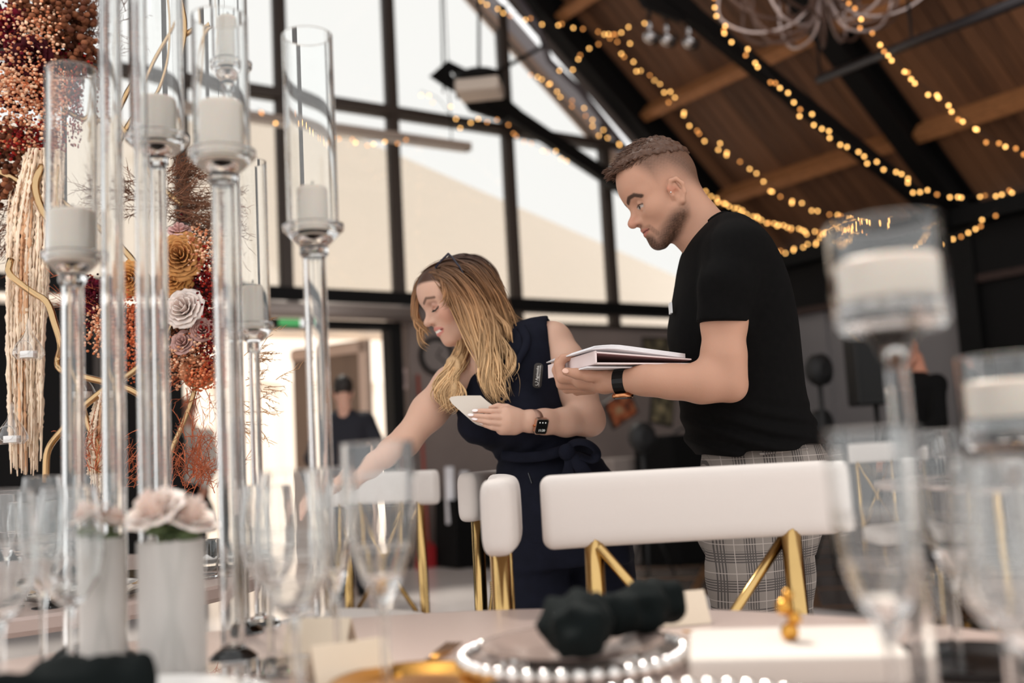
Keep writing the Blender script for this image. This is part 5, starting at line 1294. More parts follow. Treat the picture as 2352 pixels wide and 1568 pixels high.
PEACH = [(224, 172, 138), (206, 140, 104), (236, 196, 164), (190, 116, 80)]; RED = [(120, 24, 24), (150, 40, 28), (90, 14, 22)]; ORNG = [(206, 112, 70), (186, 88, 52), (224, 140, 100)]; BRN = [(110, 66, 44), (134, 84, 58), (92, 52, 36)]; BUR = [(70, 10, 22), (92, 16, 30), (48, 8, 16)]
blossoms('blossom_cloud', [(70, 80, 2.40, 80, 80, PEACH), (60, 235, 2.40, 95, 110, PEACH), (25, 180, 2.38, 60, 60, PEACH), (110, 200, 2.44, 70, 60, ORNG), (60, 320, 2.42, 90, 50, RED), (180, 220, 2.46, 50, 120, RED), (20, 50, 2.44, 50, 60, BUR), (45, 120, 2.42, 60, 50, BUR)], 3000, .0040, PEACH, 3)
blossoms('brown_heads', [(130, 40, 2.46, 90, 60, BRN), (170, 110, 2.47, 60, 60, BRN), (80, 10, 2.46, 70, 40, BRN), (150, 180, 2.48, 80, 60, BRN), (40, 420, 2.48, 70, 60, BRN), (60, 150, 2.47, 80, 110, BUR), (30, 330, 2.48, 60, 60, BRN)], 1700, .0085, BRN, 4)
blossoms('berry_sprigs', [(460, 575, 2.40, 45, 60, PEACH), (470, 700, 2.42, 34, 90, RED), (455, 800, 2.41, 50, 50, PEACH), (230, 760, 2.38, 40, 60, PEACH), (440, 760, 2.44, 60, 110, BRN), (430, 660, 2.46, 60, 160, BUR), (300, 760, 2.44, 40, 120, ORNG), (210, 690, 2.44, 45, 60, BUR), (480, 620, 2.41, 30, 70, RED), (465, 860, 2.40, 40, 40, ORNG), (400, 830, 2.42, 40, 60, PEACH), (480, 780, 2.40, 30, 80, RED)], 5200, .0034, PEACH, 5)
# wispy dried fern
def fern(name, roots, n, ln, colr, seed):
    rg = np.random.default_rng(seed); mb = MB(); cols = []
    for i in range(n):
        x_, y_, d_, ang, sp = roots[rg.integers(len(roots))]
        p = J(x_+rg.normal(0, sp), y_+rg.normal(0, sp), d_+rg.normal(0, .03)); a = radians(ang)+rg.normal(0, .45); L = ln*rg.uniform(.5, 1.2)
        dv = np.array([cos(a), rg.normal(0, .35), sin(a)]); cv = rg.normal(0, .5, 3)
        P_ = [p+dv*L*u+cv*L*.35*u*u-EZ*.12*L*u*u for u in np.linspace(0, 1, 6)]
        mb.tube(P_, np.linspace(.0013, .0004, 6), 3, cap=False); c = np.array(lin(colr))*rg.uniform(.6, 1.35); cols.append(np.tile(c, (18, 1)))
        for j in range(7):
            q = P_[1+j % 5]; s_ = rg.normal(0, 1, 3); s_ /= np.linalg.norm(s_); s_ = s_*.7+dv*.6
            mb.tube([q, q+s_*L*.16, q+s_*L*.3+cv*L*.05], [.0008, .0007, .0003], 3, cap=False); cols.append(np.tile(c*rg.uniform(.8, 1.2), (9, 1)))
    return col_obj(mb, cols, name, m_petal, fs, True, 'stuff')
fern('brown_fern', [(400, 400, 2.42, 20, 18), (410, 450, 2.42, 0, 25), (430, 500, 2.42, -20, 22), (390, 480, 2.44, 40, 25), (310, 450, 2.44, 170, 20), (440, 530, 2.42, 10, 20)], 230, .10, (110, 76, 58), 6)
fern('brown_fern', [(30, 480, 2.44, 200, 40), (40, 540, 2.44, 240, 40), (10, 450, 2.46, 150, 40), (160, 60, 2.48, 30, 40), (210, 60, 2.48, 70, 30)], 170, .10, (96, 64, 50), 7)
fern('golden_fern', [(590, 820, 2.36, 20, 16), (585, 900, 2.36, 0, 22), (570, 950, 2.36, -20, 20), (590, 760, 2.36, 40, 10)], 60, .05, (176, 134, 96), 8)
fern('copper_fern', [(215, 1060, 2.34, 90, 22), (300, 1090, 2.34, 60, 30), (430, 1085, 2.3, 60, 40), (470, 1090, 2.3, 100, 30), (210, 700, 2.42, 150, 20), (440, 870, 2.4, 240, 30)], 190, .075, (190, 104, 72), 9)
# hanging cream tassels
def tassel(x0, y0, d_, wid, ends, n, seed, name='tassel'):
    rg = np.random.default_rng(seed); mb = MB(); cols = []
    for i in range(n):
        u = rg.random(); xt = x0+(u-.5)*wid*.6; xe, ye = ends[0]+(ends[1]-ends[0])*u, rg.uniform(ends[2], ends[3])
        N_s = 84; P_ = spline([J(xt, y0, d_+rg.normal(0, .03)), J(xt*.4+xe*.6+(u-.5)*wid*.5, y0+(ye-y0)*.3, d_+rg.normal(0, .025)), J(xe+(u-.5)*wid*.2, y0+(ye-y0)*.65, d_+rg.normal(0, .02)), J(xe, ye, d_+rg.normal(0, .02))], N_s)
        r = .0023*(1+.75*rg.standard_normal(N_s))*np.minimum(1, np.linspace(6, .25, N_s)); mb.tube(P_, np.clip(r, .0015, .010), 6, cap=True)
        c = np.array(lin((238, 216, 192) if not (.36 < u < .56) or rg.random() < .35 else (230, 184, 146)))*rg.uniform(.82, 1.1); cols.append(np.tile(c, (N_s*6, 1)))
    return col_obj(mb, cols, name, m_petal, fs, True)
tassel(85, 340, 2.40, 60, (22, 95, 640, 1085), 210, 11)
tassel(75, 360, 2.41, 70, (25, 78, 800, 1095), 110, 12)
tassel(235, 900, 2.37, 26, (205, 245, 1080, 1150), 40, 13)
tassel(120, 330, 2.42, 40, (90, 112, 480, 780), 36, 14)
# large blooms, each its own part
def bloom(name, px, py, d_, r, nrm, colr, seed, layers=5, open_=1.0):
    mb = MB(); rose_mesh(mb, J(px, py, d_), nrm, r, layers=layers, seed=seed, open_=open_); rg = np.random.default_rng(seed)
    nper = 42; k = mb.n//nper; cols = [np.tile(np.array(lin(colr))*rg.uniform(.85, 1.08), (nper, 1)) for _ in range(k)]
    o = col_obj(mb, cols, name, m_petal, fs); s_ = o.modifiers.new('t', 'SOLIDIFY'); s_.thickness = .0012; return o
bloom('white_rose', 424, 710, 2.34, .052, (-.15, -1, .25), (226, 210, 202), 21, 6)
bloom('mauve_rose', 422, 787, 2.345, .032, (-.1, -1, .3), (188, 150, 142), 22, 5)
bloom('mauve_rose', 466, 758, 2.345, .03, (.2, -1, .2), (180, 140, 132), 23, 5)
bloom('pink_rose', 412, 530, 2.38, .03, (.1, -.6, .8), (206, 164, 158), 24, 4)
bloom('ochre_carnation', 415, 590, 2.36, .058, (.1, -1, .1), (192, 138, 84), 25, 7, 1.05)
bloom('ochre_carnation', 400, 640, 2.37, .045, (.1, -1, -.2), (206, 146, 84), 26, 6, 1.05)
bloom('ochre_carnation', 300, 640, 2.38, .042, (.0, -1, -.2), (206, 146, 84), 27, 6, 1.05)
bloom('orange_dahlia', 456, 852, 2.39, .040, (.1, -.8, -.5), (214, 150, 112), 28, 7, 1.1)
bloom('burgundy_rose', 216, 680, 2.42, .042, (-.1, -1, .1), (92, 14, 40), 29, 5)
bloom('burgundy_rose', 75, 130, 2.36, .05, (0, -1, -.1), (56, 8, 18), 30, 5)
bloom('burgundy_rose', 20, 60, 2.4, .045, (0, -1, -.1), (110, 14, 36), 31, 5)
# glass teardrop holders with tealights
m_tea = mat('tealight cup', (226, 224, 222), .35, .6)
def teardrop(px, py, d_, h_, label):
    c = J(px, py, d_); t = thing('teardrop_tealight', label, 'candle holder', tuple(c), 'hanging glass teardrops')
    R_ = h_*.36; pf = [(.001, -.02), (R_*.72, -.02), (R_, .12*h_), (R_*.98, .2*h_), (R_*.72, .40*h_), (R_*.36, .58*h_), (R_*.16, .75*h_), (.003, .95*h_), (.001, 1.0*h_)]
    pf = [(r, z if z > 0 else 0) for r, z in pf]
    MB().lathe(pf, 28, c).build('glass_drop', m_thin, t, True)
    MB().tube([c+np.array([R_*.55*cos(a), -R_*.78, .25*h_+R_*.5*sin(a)]) for a in np.linspace(0, 2*pi, 20, endpoint=False)], .0012, 5, closed=True).build('opening_rim', m_glass, t, True)
    MB().lathe([(.001, .004), (.0185, .004), (.0185, .019), (.001, .019)], 20, c).build('tealight', m_tea, t)
    MB().tube([c+EZ*h_, c+EZ*(h_+.10)], .0005, 4).build('thread', m_wick, t)
teardrop(66, 826, 2.30, .095, 'glass teardrop with a tealight hanging before the middle of the tassel')
teardrop(28, 1020, 2.30, .095, 'glass teardrop with a tealight hanging near the tassel tips')
teardrop(192, 918, 2.40, .08, 'glass teardrop half hidden behind the left candle rods')
# ================================================================== background of the hall
# --- small figures further back
def figure(label, feet, hgt, face, shirt, trouser, hair, skin, arms, bald=False, extra=None, head_tilt=0.1):
    """standing person seen small: one smooth skin body with hair and clothes as parts; face = direction looked at"""
    X, Y = feet; k = hgt/1.78; t = thing('person', label, 'person', (X, Y, 0)); f = np.array([cos(face), sin(face), 0]); l = np.array([-sin(face), cos(face), 0])
    def w(x, y, z): return np.array([X, Y, 0])+k*(f*x+l*y+EZ*z)
    h = Head(w(.03+head_tilt*.1, 0, 1.655), f*cos(head_tilt)-EZ*sin(head_tilt), EZ*cos(head_tilt)+f*sin(head_tilt), k*.98)
    B = Body(); h.shape(B); B.cone(w(.01, 0, 1.6), w(-.02, 0, 1.44), .052*k, .06*k, .03)
    B.chain([w(-.02, 0, 1.42), w(0, 0, 1.1), w(0, 0, .95)], [.08, .08, .08], .02)
    SLV = Body()
    for sg, (el, ha) in zip((1, -1), arms):
        sh = w(-.02, sg*.17, 1.4); e = w(*el); hp = w(*ha)
        B.chain([w(-.02, 0, 1.38), sh, e, hp], [.06, .045*k, .038*k, .026*k], .02)
        dv = (hp-e)/np.linalg.norm(hp-e); n_ = np.cross(dv, EZ); n_ /= np.linalg.norm(n_)+1e-9
        B.cone(hp, hp+dv*.07*k, .028*k, .03*k, .01, flat=n_, q=.8)
        for q in range(4): B.chain([hp+dv*.08*k+n_*(q-1.5)*.019*k, hp+dv*.12*k+n_*(q-1.5)*.02*k, hp+dv*.14*k+n_*(q-1.5)*.02*k-EZ*.02*k], [.0095*k, .009*k, .007*k], .003)
        B.chain([hp+dv*.03*k-n_*.03*k, hp+dv*.07*k-n_*.05*k, hp+dv*.095*k-n_*.052*k], [.012*k, .011*k, .008*k], .004)
        SLV.chain([w(-.02, sg*.13, 1.4), sh, e, e+(hp-e)*(.92)], [.07*k, .068*k, .055*k, .043*k], .03)
    V, Q = B.mesh(.007*k); lc = h.loc(V); c = np.tile(np.array(lin(skin)), (len(V), 1)); nr = np.linalg.norm(lc, axis=1) < .17
    ya = np.stack([lc[:, 0], np.abs(lc[:, 1]), lc[:, 2]], 1)
    br_ = sm(-poly_dist(ya[:, 1:], [(.014, .021), (.03, .029), (.046, .022)]), -.006, -.002)*(lc[:, 0] > .06)*nr; ey = sm(-np.linalg.norm(ya[:, 1:]-[.032, .0], axis=1), -.008, -.005)*(lc[:, 0] > .07)*nr
    mo = sm(-poly_dist(ya[:, 1:], [(0, -.067), (.022, -.067)]), -.007, -.003)*(lc[:, 0] > .07)*nr
    for mk, cc in ((br_, (50, 36, 30)), (ey, (50, 44, 42)), (mo, (160, 92, 84))): c = c*(1-mk[:, None])+np.array(lin(cc))*mk[:, None]
    body_obj('body', V, Q, m_skin, t, c)
    Hb = Body(); Hb.ell(h.w(-.008, 0, .036), np.array([.104, .081, .092])*k, h.A, .01); Hb.ell(h.w(.14, 0, -.04), np.array([.10, .09, .11])*k, h.A, .02, True); Hb.half(h.w(0, 0, -.075 if not bald else .03), np.array([-.1, 0, -.99])@h.A, .01)
    if not bald:
        V, Q = Hb.mesh(.007*k, warp=lambda P, d: d+.003*wnoise(P, 200, 6)); body_obj('hair', V, Q, m_hair, t, np.tile(np.array(lin(hair)), (len(V), 1))*(.8+.4*RNG.random((len(V), 1))))
    S = SLV; a_ = (-sin(face), cos(face))
    ex = abs(f[0]); half_x = lambda dp, wd: sqrt((dp*f[0])**2+(wd*l[0])**2); half_y = lambda dp, wd: sqrt((dp*f[1])**2+(wd*l[1])**2)
    S.loft([(z*k, X, Y, half_x(dp, wd)*k, half_y(dp, wd)*k) for z, dp, wd in ((.94, .125, .175), (1.05, .12, .165), (1.2, .125, .175), (1.33, .125, .195), (1.42, .105, .19), (1.47, .075, .11), (1.5, .06, .065))], .03)
    S.cone(w(.02, 0, 1.62), w(-.02, 0, 1.46), .058*k, .06*k, .004, sub=True)
    V, Q = S.mesh(.008*k, warp=lambda P, d: d+.003*wnoise(P, 26, 8)); sh_ = body_obj('shirt', V, Q, shirt, t)
    Tq = Body(); Tq.loft([(z*k, X, Y, half_x(dp, wd)*k, half_y(dp, wd)*k) for z, dp, wd in ((.82, .115, .17), (.9, .12, .172), (.99, .115, .165))], .02)
    for sg in (1, -1): Tq.chain([w(0, sg*.085, .85), w(.01, sg*.09, .48), w(-.01, sg*.09, .09)], [.088*k, .068*k, .055*k], .03)
    Tq.half((X, Y, .05), (0, 0, -1), .003)
    V, Q = Tq.mesh(.010*k); body_obj('trousers', V, Q, trouser, t)
    for sg in (1, -1):
        Bs = Body().cone(w(-.05, sg*.09, .045), w(.12, sg*.095, .035), .042*k, .03*k, .02).half((X, Y, 0), (0, 0, -1), .003); V, Q = Bs.mesh(.012); body_obj('shoe', V, Q, m_dark, t)
    if extra: extra(t, w, k)
    return t
m_dnavy = mat('dark navy shirt', (20, 20, 30), .85); m_blk = mat('black cloth', (10, 9, 9), .9, spec=.15); m_wsh2 = mat('white shirt', (206, 196, 188), .85); m_dtr = mat('dark trousers', (26, 25, 32), .9)
def belt(t, w, k): MB().tube([w(.125*cos(a), .178*sin(a), .985) for a in np.linspace(0, 2*pi, 24, endpoint=False)], .014, 6, closed=True).build('belt', mat('tan leather belt', (120, 66, 44), .5), t, True)
pF = at(795, 1075, 7.9)
figure('man in dark navy shirt seen from behind in the open doorway', (pF[0], 7.9), 1.69, radians(103), m_dnavy, m_dtr, (34, 27, 24), (196, 150, 130), (((.02, .27, 1.12), (.12, .2, .92)), ((-.06, -.30, 1.12), (.06, -.24, .9))), extra=belt, head_tilt=.25)
def susp(t, w, k):
    for sg in (1, -1): MB().tube([w(.128, sg*.09, .98), w(.133, sg*.085, 1.2), w(.12, sg*.08, 1.38), w(.03, sg*.075, 1.485)], .011, 6, flat=.4).build('suspender', m_dtr, t, True)
    MB().tube([w(.075, 0, 1.46), w(.13, 0, 1.36), w(.138, 0, 1.12)], [.012, .018, .026], 6, flat=.4).build('necktie', m_blk, t, True)
    MB().lathe([(.11*k, 0), (.22*k, -.25), (.24*k, -.45)], 16, w(.02, 0, .96), cap=False).build('apron', m_blk, t, True)
pW = at(438, 1075, 9.6)
figure('waiter in white shirt with dark tie and suspenders standing in the doorway', (pW[0], 9.6), 1.70, radians(-100), m_wsh2, m_dtr, (120, 84, 66), (196, 140, 118), (((.02, .27, 1.12), (.14, .22, .9)), ((.02, -.27, 1.12), (.14, -.22, .9))), extra=susp)
pB = at(2122, 1000, 7.0)
figure('man with shaven head in black shirt standing behind the far laid table', (pB[0], 7.0), 1.68, radians(196), m_blk, m_dtr, (60, 44, 38), (186, 128, 104), (((.06, .25, 1.12), (.28, .12, 1.0)), ((.02, -.27, 1.12), (.18, -.2, .93))), bald=True, head_tilt=.3)

# --- string lights
m_bulb = emit('warm fairy bulb', (1.0, .52, .15), 5.5); m_bulbd = emit('dim fairy bulb', (1.0, .40, .10), 2.2); m_wire = mat('thin dark wire', (20, 16, 14), .7)
bme = {}
def string(pts, n, label, seed, jit=7, dim=.3):
    rg = np.random.default_rng(seed); C = spline([J(*p) for p in pts], 80)
    t = thing('string_lights', label, 'string lights', tuple(C[0]), 'warm string lights under the roof')
    MB().tube(C, .003, 4).build('wire', m_wire, t)
    for i in range(n):
        u = (i+rg.uniform(-.3, .3))/n; q = C[int(np.clip(u*79, 0, 79))]; d_ = q[1]
        off = np.array([rg.normal(0, jit), 0, -abs(rg.normal(0, jit))])*d_/FPX; key = 'd' if rg.random() < dim else 'b'
        if key not in bme: ob = MB().ball((0, 0, 0), .010, 8, 6).build('bulb', m_bulb if key == 'b' else m_bulbd, None, True); bme[key] = ob.data; ob.parent = t
        else: ob = bpy.data.objects.new('bulb', bme[key]); COL.objects.link(ob); ob.parent = t
        ob.location = q+off-org(t)
    return t
string([(1100, 0, 9.0), (1160, 28, 9), (1240, 42, 9), (1330, 65, 9), (1410, 72, 9), (1480, 45, 9), (1535, 18, 9)], 20, 'string of warm bulbs crossing under the roof beside the chrome spotlights', 1)
string([(1412, 76, 9.0), (1370, 100, 9), (1305, 150, 9), (1270, 170, 9)], 8, 'short string of warm bulbs leading from the spotlights to the gable rafter', 2)
string([(1415, 75, 9.0), (1445, 140, 8.9), (1495, 178, 8.8), (1545, 222, 8.7), (1590, 275, 8.6), (1655, 335, 8.6), (1725, 390, 8.6), (1790, 440, 8.6), (1850, 470, 8.6), (1920, 492, 8.6), (2000, 505, 8.6), (2080, 500, 8.6)], 46, 'long string of warm bulbs sagging from the spotlights to the wide candle cup', 3)
string([(1640, -20, 7.2), (1642, 30, 7.2), (1700, 100, 7.2), (1762, 168, 7.2), (1830, 240, 7.3), (1900, 300, 7.4), (1985, 356, 7.5), (2060, 402, 7.6), (2130, 436, 7.7), (2210, 452, 7.7), (2290, 442, 7.6), (2370, 425, 7.5)], 48, 'string of warm bulbs running along the black tie beam past the chandelier', 4)
string([(1945, -10, 6.4), (1955, 25, 6.4), (2005, 82, 6.4), (2060, 140, 6.4), (2110, 190, 6.5), (2170, 232, 6.5), (2230, 285, 6.6), (2300, 330, 6.6), (2370, 356, 6.6)], 28, 'string of warm bulbs crossing the black pipe', 5)
string([(1600, 432, 9.2), (1640, 452, 9.2), (1700, 482, 9.2), (1760, 505, 9.2), (1830, 522, 9.2), (1900, 533, 9.2), (1965, 520, 9.2)], 44, 'dense string of warm bulbs directly behind the man\'s neck', 6, 5, .2)
string([(1735, 572, 9.4), (1790, 570, 9.4), (1850, 562, 9.4), (1905, 530, 9.4), (1990, 500, 9.4)], 22, 'low string of warm bulbs behind the man\'s shoulder', 7, 5, .15)
string([(2170, 552, 7.6), (2205, 535, 7.6), (2240, 515, 7.6), (2290, 480, 7.6)], 8, 'short string of warm bulbs beside the dark column', 8)
string([(965, 208, 9.1), (1000, 222, 9.1), (1060, 285, 9.2), (1100, 270, 9.2), (1140, 275, 9.3), (1190, 308, 9.5), (1240, 335, 9.7), (1290, 355, 9.9), (1330, 380, 10.0)], 20, 'string of warm bulbs wound along the tie beam under the projector', 9)
string([(1220, 165, 9.6), (1270, 190, 9.7), (1310, 230, 9.8), (1340, 255, 9.9), (1375, 290, 10), (1400, 310, 10.1), (1440, 336, 10.2)], 18, 'string of warm bulbs following the gable rafter towards the man\'s hair', 10)
string([(590, 250, 7.9), (640, 270, 8.0), (700, 290, 8.1), (780, 315, 8.3), (850, 322, 8.5), (900, 318, 8.6), (960, 320, 8.7)], 16, 'string of warm bulbs looped along the hanging beige light bar', 11)

# --- hanging beige light bar
lb = thing('hanging_light_bar', 'long beige light bar hanging across the gable windows', 'lamp', tuple(onplane(840, 300, E2, 8.0)))
A, B2 = onplane(400, 245, E2, 8.0), onplane(1078, 337, E2, 8.0); B2[2] = A[2] = (A[2]+B2[2])/2; d = (B2-A)/np.linalg.norm(B2-A); n = np.cross(EZ, d)
MB().box((A+B2)/2, (np.linalg.norm(B2-A), .09, .075), (d, n, EZ)).build('housing', mat('beige lacquer', (150, 134, 122), .5), lb)
MB().box((A+B2)/2-EZ*.042, (np.linalg.norm(B2-A)-.12, .06, .012), (d, n, EZ)).build('diffuser', mat('opal diffuser', (214, 202, 190), .5), lb)
for u in (.12, .93): MB().tube([A+(B2-A)*u+EZ*.04, A+(B2-A)*u+EZ*2.6], .006, 6).build('rod', m_steel, lb)
# --- projector on its bracket
pj = thing('projector', 'beige ceiling projector hanging on a black bracket before the gable windows', 'projector', tuple(onplane(1100, 215, E2, 7.6)))
pc = onplane(1102, 205, E2, 7.6); fd = (E1*.75-E2*.66); fd /= np.linalg.norm(fd); sd2 = np.cross(EZ, fd)
o = MB().box(pc, (.40, .33, .12), (fd, sd2, EZ)).build('housing', mat('beige plastic', (196, 180, 166), .5), pj); bevel(o, .02, 3)
MB().lathe([(.001, 0), (.05, 0), (.05, .03), (.035, .03), (.03, .012), (.001, .012)], 20, pc-fd*.2+sd2*.05, (sd2, EZ, -fd)).build('lens', m_dark, pj, True)
MB().box(pc-fd*.205-sd2*.08, (.01, .1, .07), (fd, sd2, EZ)).build('vent', m_alu, pj)
MB().lathe([(.001, .07), (.2, .07), (.23, .085), (.23, .12), (.17, .15), (.001, .155)], 24, pc).build('mount_disc', m_steel, pj, True)
MB().tube([pc+EZ*.15, onplane(1100, -60, E2, 7.6)], .014, 8).build('drop_rod', m_steel, pj)
MB().tube([pc+EZ*.13+E1*.1, onplane(1165, 152, E2, 7.7), onplane(1250, 105, E2, 8.3)], .02, 8).build('stay', m_steel, pj)
# --- chrome spotlights
m_chr = mat('chrome', (200, 196, 196), .12, 1)
for i, (x, y) in enumerate(((1494, 92), (1533, 98), (1584, 104))):
    c = J(x, y-14, 8.6); lbx = ('chrome ball spotlight nearest the string of bulbs', 'middle chrome ball spotlight of the three', 'chrome ball spotlight tilted furthest from the string of bulbs')[i]
    t = thing('spotlight', lbx, 'spotlight', tuple(c), 'three chrome spotlights under the tie beam'); MB().tube([c+EZ*.02, c+EZ*.14], .022, 10).build('neck', m_chr, t, True)
    MB().ball(c-EZ*.02, .062, 18, 12).build('ball', m_chr, t, True); MB().lathe([(.05, 0), (.055, .02), (.03, .02), (.02, .004), (.001, .004)], 18, c-EZ*.03+E1*.045, (E2, EZ, E1)).build('lens_ring', m_dark, t, True)
    MB().box(c+EZ*.3, (.03, .03, .36)).build('rod', m_steel, t)
# --- looped-arm chandelier
m_arm = mat('dark bronze arm', (112, 88, 78), .35, .6); m_arms = mat('pale steel arm', (205, 186, 180), .3, .7)
def chandelier(px, py, d_, R_, label, n=16):
    c = J(px, py, d_); t = thing('chandelier', label, 'chandelier', tuple(c), 'looped arm chandeliers')
    MB().lathe([(.001, -.02), (.06, -.01), (.07, .04), (.03, .1), (.012, .2), (.012, 1.4), (.001, 1.4)], 16, c).build('stem', m_arm, t, True)
    for i in range(n):
        a = 2*pi*i/n+.2; r_ = R_*(1 if i % 2 else .72); dn = .22 if i % 2 else .3; dr = np.array([cos(a), sin(a), 0])
        P_ = spline([c, c+dr*r_*.3-EZ*dn, c+dr*r_*.75-EZ*dn*.95, c+dr*r_-EZ*dn*.2, c+dr*r_*.98+EZ*.12], 20); ar = MB().tube(P_, .011, 8).build('arm', m_arms if i % 3 == 0 else m_arm, t, True)
        MB().lathe([(.012, 0), (.03, .015), (.014, .02), (.013, .09), (.001, .09)], 10, P_[-1]).build('candle_socket', m_arm, ar, True)
    return t
chandelier(1890, -28, 7.0, .75, 'dark chandelier of looping arms beside the string of bulbs', 22)
chandelier(2060, -70, 8.6, .75, 'second looping chandelier half hidden above the black pipe', 14)
m_grip = mat('grey pipe', (52, 48, 50), .35, .6)
pp = thing('ceiling_pipe', 'black pipe hung slantwise under the roof boards', 'pipe', tuple(J(1885, 182, 7.9)))
MB().tube([J(1882, 182, 7.9), J(2120, 88, 6.6), J(2400, -20, 5.6)], .035, 12).build('pipe', m_grip, pp, True)
for u in ((1885, 182, 7.9), (2095, 97, 6.75)): MB().tube([J(*u), J(*u)+EZ*.35], .01, 6).build('hanger', m_steel, pp)

# --- far laid table with chairs and glasses
table('round_table', 'small far round table by the man in black', (2.36, 5.2), .55, m_cloth)
for x, y_, rz, lb_ in ((2.15, 5.88, 3.3, 'white padded dining chair at the far table, beside the loudspeaker'), (3.1, 5.5, 1.9, 'white padded dining chair at the far table, behind the lower candle cup')):
    chair(False, x, y_, rz, lb_, GR)
for i, (x, d_, kd, lb_) in enumerate(((2148, 5.0, 'wine', 'wine glass on the far table before the man in black'), (2166, 5.15, 'flute', 'flute on the far table before the man in black'), (2184, 4.95, 'white', 'tall wine glass on the far table before the man in black'))):
    q = onplane(x, hz(x)+.24*FPX/d_, EZ, TZ); drink(kd, q[0], q[1], TZ, lb_, 1.0, 'glasses on the far table')

# --- band corner: loudspeakers, microphone stands, pictures
m_spk = mat('black speaker cabinet', (14, 13, 14), .6); m_grille = mat('black grille', (8, 8, 8), .7)
def loudspeaker(px, py, d_, label):
    c = J(px, py, d_); t = thing('loudspeaker', label, 'loudspeaker', (c[0], c[1], 0)); fdir = -E1*.6-E2*.8; s_ = np.cross(EZ, fdir)
    o = MB().box(c, (.36, .32, .6), (s_, fdir, EZ)).build('cabinet', m_spk, t); bevel(o, .02)
    MB().box(c+fdir*.163, (.30, .012, .52), (s_, fdir, EZ)).build('grille', m_grille, t); MB().lathe([(.001, 0), (.02, 0), (.02, .006), (.001, .006)], 16, c+fdir*.17-EZ*.2+s_*.05, (s_, EZ, fdir)).build('logo_disc', m_alu, t)
    MB().tube([(c[0], c[1], .5), c-EZ*.27], .02, 10).build('pole', m_spk, t, True)
    for a in (0, 2.1, 4.2): MB().tube([(c[0], c[1], .75), (c[0]+.4*cos(a), c[1]+.4*sin(a), .02)], .013, 8).build('leg', m_spk, t, True)
loudspeaker(2004, 845, 8.2, 'black loudspeaker on a tripod near the man in black')
def stand_gear(px, d_, label, top_y, disc=True):
    b = J(px, 1100, d_); X, Y = b[0], b[1]; t = thing('light_stand', label, 'stand', (X, Y, 0), 'black stands in the band corner'); zt = J(px, top_y, d_)[2]
    MB().tube([(X, Y, .35), (X, Y, zt)], .018, 8).build('pole', m_spk, t, True)
    for a in (.3, 2.4, 4.5): MB().tube([(X, Y, .5), (X+.2*cos(a), Y+.2*sin(a), .01)], .011, 6).build('leg', m_spk, t, True)
    MB().lathe([(.001, -.05), (.1, -.05), (.12, -.02), (.12, .04), (.06, .07), (.001, .07)], 18, (X, Y, zt-.02), (np.cross(E2, EZ), EZ, -E2)).build('lamp_head', m_spk, t, True)
stand_gear(1902, 7.6, 'black round-headed stand against the pale wall behind the man\'s back', 842)
stand_gear(1480, 8.1, 'black round-headed stand between the two people', 998)
stand_gear(1895, 8.2, 'lower black round-headed stand behind the man\'s back', 968)
def picture(px, py, d_, w_, h_, label, seed, tilt=0.0):
    c = J(px, py, d_); t = thing('framed_picture', label, 'picture', tuple(c)); n_ = -E2; s_ = E1*cos(tilt)+EZ*sin(tilt); u_ = np.cross(s_, E2); u_ = u_ if u_[2] > 0 else -u_
    MB().box(c, (w_, .03, h_), (s_, E2, u_)).build('frame', mat('dark picture frame', (34, 26, 22), .5), t)
    mm, N_, L_, B_ = new_mat('dim still life'); tc = N_.new('ShaderNodeTexCoord'); no = N_.new('ShaderNodeTexNoise'); no.inputs['Scale'].default_value = 7+seed; L_.new(tc.outputs['Object'], no.inputs['Vector']); rr = N_.new('ShaderNodeValToRGB'); L_.new(no.outputs[0], rr.inputs[0])
    rr.color_ramp.elements[0].position = .35; rr.color_ramp.elements[1].position = .65; rr.color_ramp.elements[0].color = (*lin((40, 32, 28)), 1); rr.color_ramp.elements[1].color = (*lin((150, 132, 100)), 1); e = rr.color_ramp.elements.new(.5); e.color = (*lin((92, 84, 62) if seed != 2 else (150, 72, 34)), 1); L_.new(rr.outputs[0], B_.inputs['Base Color'])
    MB().box(c-E2*.017, (w_*.86, .004, h_*.86), (s_, E2, u_)).build('canvas', mm, t)
picture(1508, 812, 10.6, .36, .34, 'dark framed picture leaning above the black case between the people', 1)
picture(1425, 938, 9.4, .34, .26, 'orange brown picture lying tilted on the pale crate', 2, .45)
picture(1520, 935, 9.6, .28, .34, 'greenish framed picture beside the black stand', 3, -.2)
cr = J(1425, 1040, 9.3); tag(bevel(MB().box((cr[0], cr[1], .46), (.5, .4, .92), (E1, E2, EZ)).build('pale_crate', mat('pale grey crate', (136, 124, 118), .8)), .01), 'pale grey crate under the orange brown picture', 'crate')
cs_ = J(1572, 1040, 9.0); t = thing('equipment_case', 'black equipment case standing behind the man', 'case', (cs_[0], cs_[1], 0)); o = MB().box((cs_[0], cs_[1], .55), (.75, .5, 1.1), (E1, E2, EZ)).build('body', m_blk, t); bevel(o, .03)
MB().tube([np.array([cs_[0], cs_[1], 1.12])-E1*.1, np.array([cs_[0], cs_[1], 1.16]), np.array([cs_[0], cs_[1], 1.12])+E1*.1], .012, 6).build('handle', m_spk, t, True)
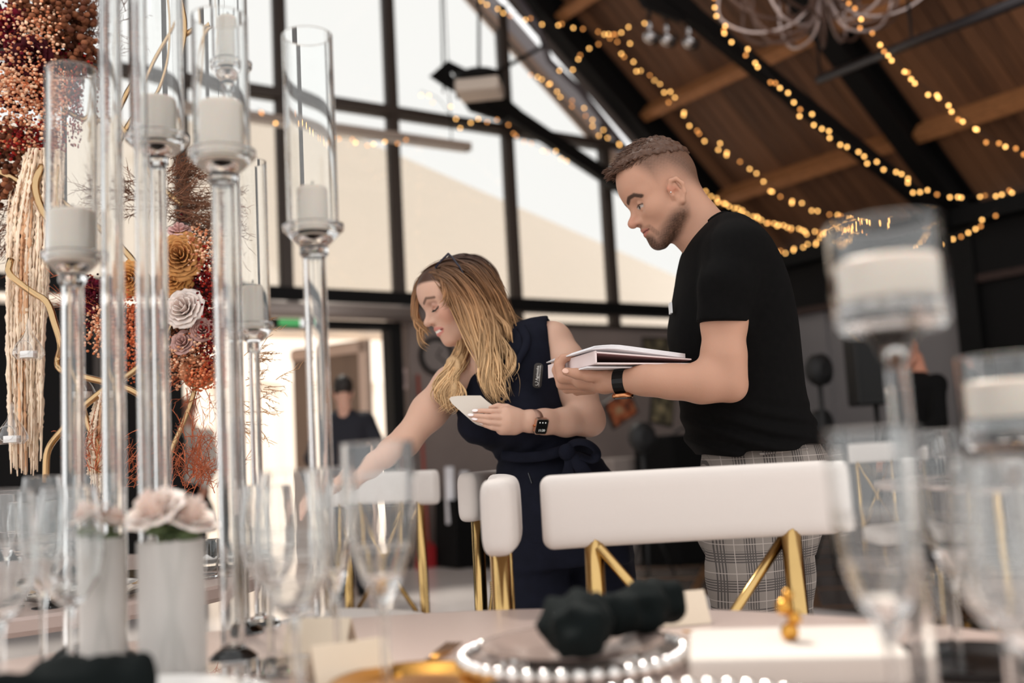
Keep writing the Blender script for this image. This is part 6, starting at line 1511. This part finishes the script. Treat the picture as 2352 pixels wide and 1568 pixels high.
# --- by the wall near the door: broom, bag, clock, switch, exit sign
m_red = mat('red plastic', (150, 20, 26), .5); m_redw = mat('red painted stick', (150, 62, 48), .6)
b0 = onplane(985, 1268, E2, T-.25); bt = onplane(960, 860, E2, T-.08); t = thing('broom', 'red broom leaning upright against the grey wall', 'broom', tuple(b0*[1, 1, 0]))
MB().tube([b0+EZ*.05, bt], .016, 8).build('stick', m_redw, t, True)
MB().prism([b0+E1*x+EZ*z for x, z in ((-.13, -.16), (.13, -.16), (.09, .02), (.03, .1), (-.03, .1), (-.09, .02))], E2*.05).build('bristle_head', m_red, t)
g0 = onplane(1082, 1230, E2, T-.55); t = thing('shopping_bag', 'black bag with rolled papers standing by the grey wall', 'bag', tuple(g0*[1, 1, 0]))
MB().prism([room(g0@E1+x, T-.65, z) for x, z in ((-.22, 0.01), (.34, .01), (.36, .62), (-.2, .62))], E2*.4).build('bag', m_blk, t)
for k_ in range(3): MB().tube([room(g0@E1-.18+.13*k_, T-.5, .4), room(g0@E1-.14+.16*k_, T-.45, .92-.05*k_)], .045, 10).build('paper_roll', m_pap, t, True)
ck = onplane(1000, 818, E2, T-.02); t = thing('wall_clock', 'round dark wall clock on the grey wall beside the woman\'s face', 'clock', tuple(ck))
MB().lathe([(.001, 0), (.16, 0), (.19, .01), (.19, .04), (.16, .05), (.155, .02), (.001, .02)], 32, ck, (E1, EZ, -E2)).build('case', m_dark, t, True); MB().lathe([(.001, .021), (.15, .021), (.15, .024), (.001, .024)], 32, ck, (E1, EZ, -E2)).build('dial', mat('grey dial', (120, 110, 106), .5), t)
for a, l_ in ((.6, .1), (2.2, .13)): MB().box(ck-E2*.03+(E1*sin(a)+EZ*cos(a))*l_/2, (.012, .004, l_), (E1*cos(a)-EZ*sin(a), E2, E1*sin(a)+EZ*cos(a))).build('hand', m_dark, t)
sw_ = onplane(925, 870, E2, T-.04); t = thing('wall_sign', 'small pale notice on the door jamb', 'sign', tuple(sw_)); bevel(MB().box(sw_, (.09, .012, .2), (E1, E2, EZ)).build('plate', mat('pale pink notice', (196, 172, 166), .6), t), .004); MB().box(sw_-E2*.007, (.06, .003, .12), (E1, E2, EZ)).build('print', mat('grey print', (150, 130, 126), .6), t)
ex = onplane(672, 741, E2, T-.14); t = thing('exit_sign', 'small green and white exit sign above the door', 'sign', tuple(ex)); MB().box(ex, (.30, .03, .07), (E1, E2, EZ)).build('housing', m_dark, t)
MB().box(ex-E1*.035-E2*.017, (.2, .004, .062), (E1, E2, EZ)).build('green_panel', emit('lit green panel', (.08, .42, .13), .45), t); MB().box(ex+E1*.1-E2*.017, (.07, .004, .062), (E1, E2, EZ)).build('white_panel', emit('lit white panel', (.8, .8, .8), .8), t)
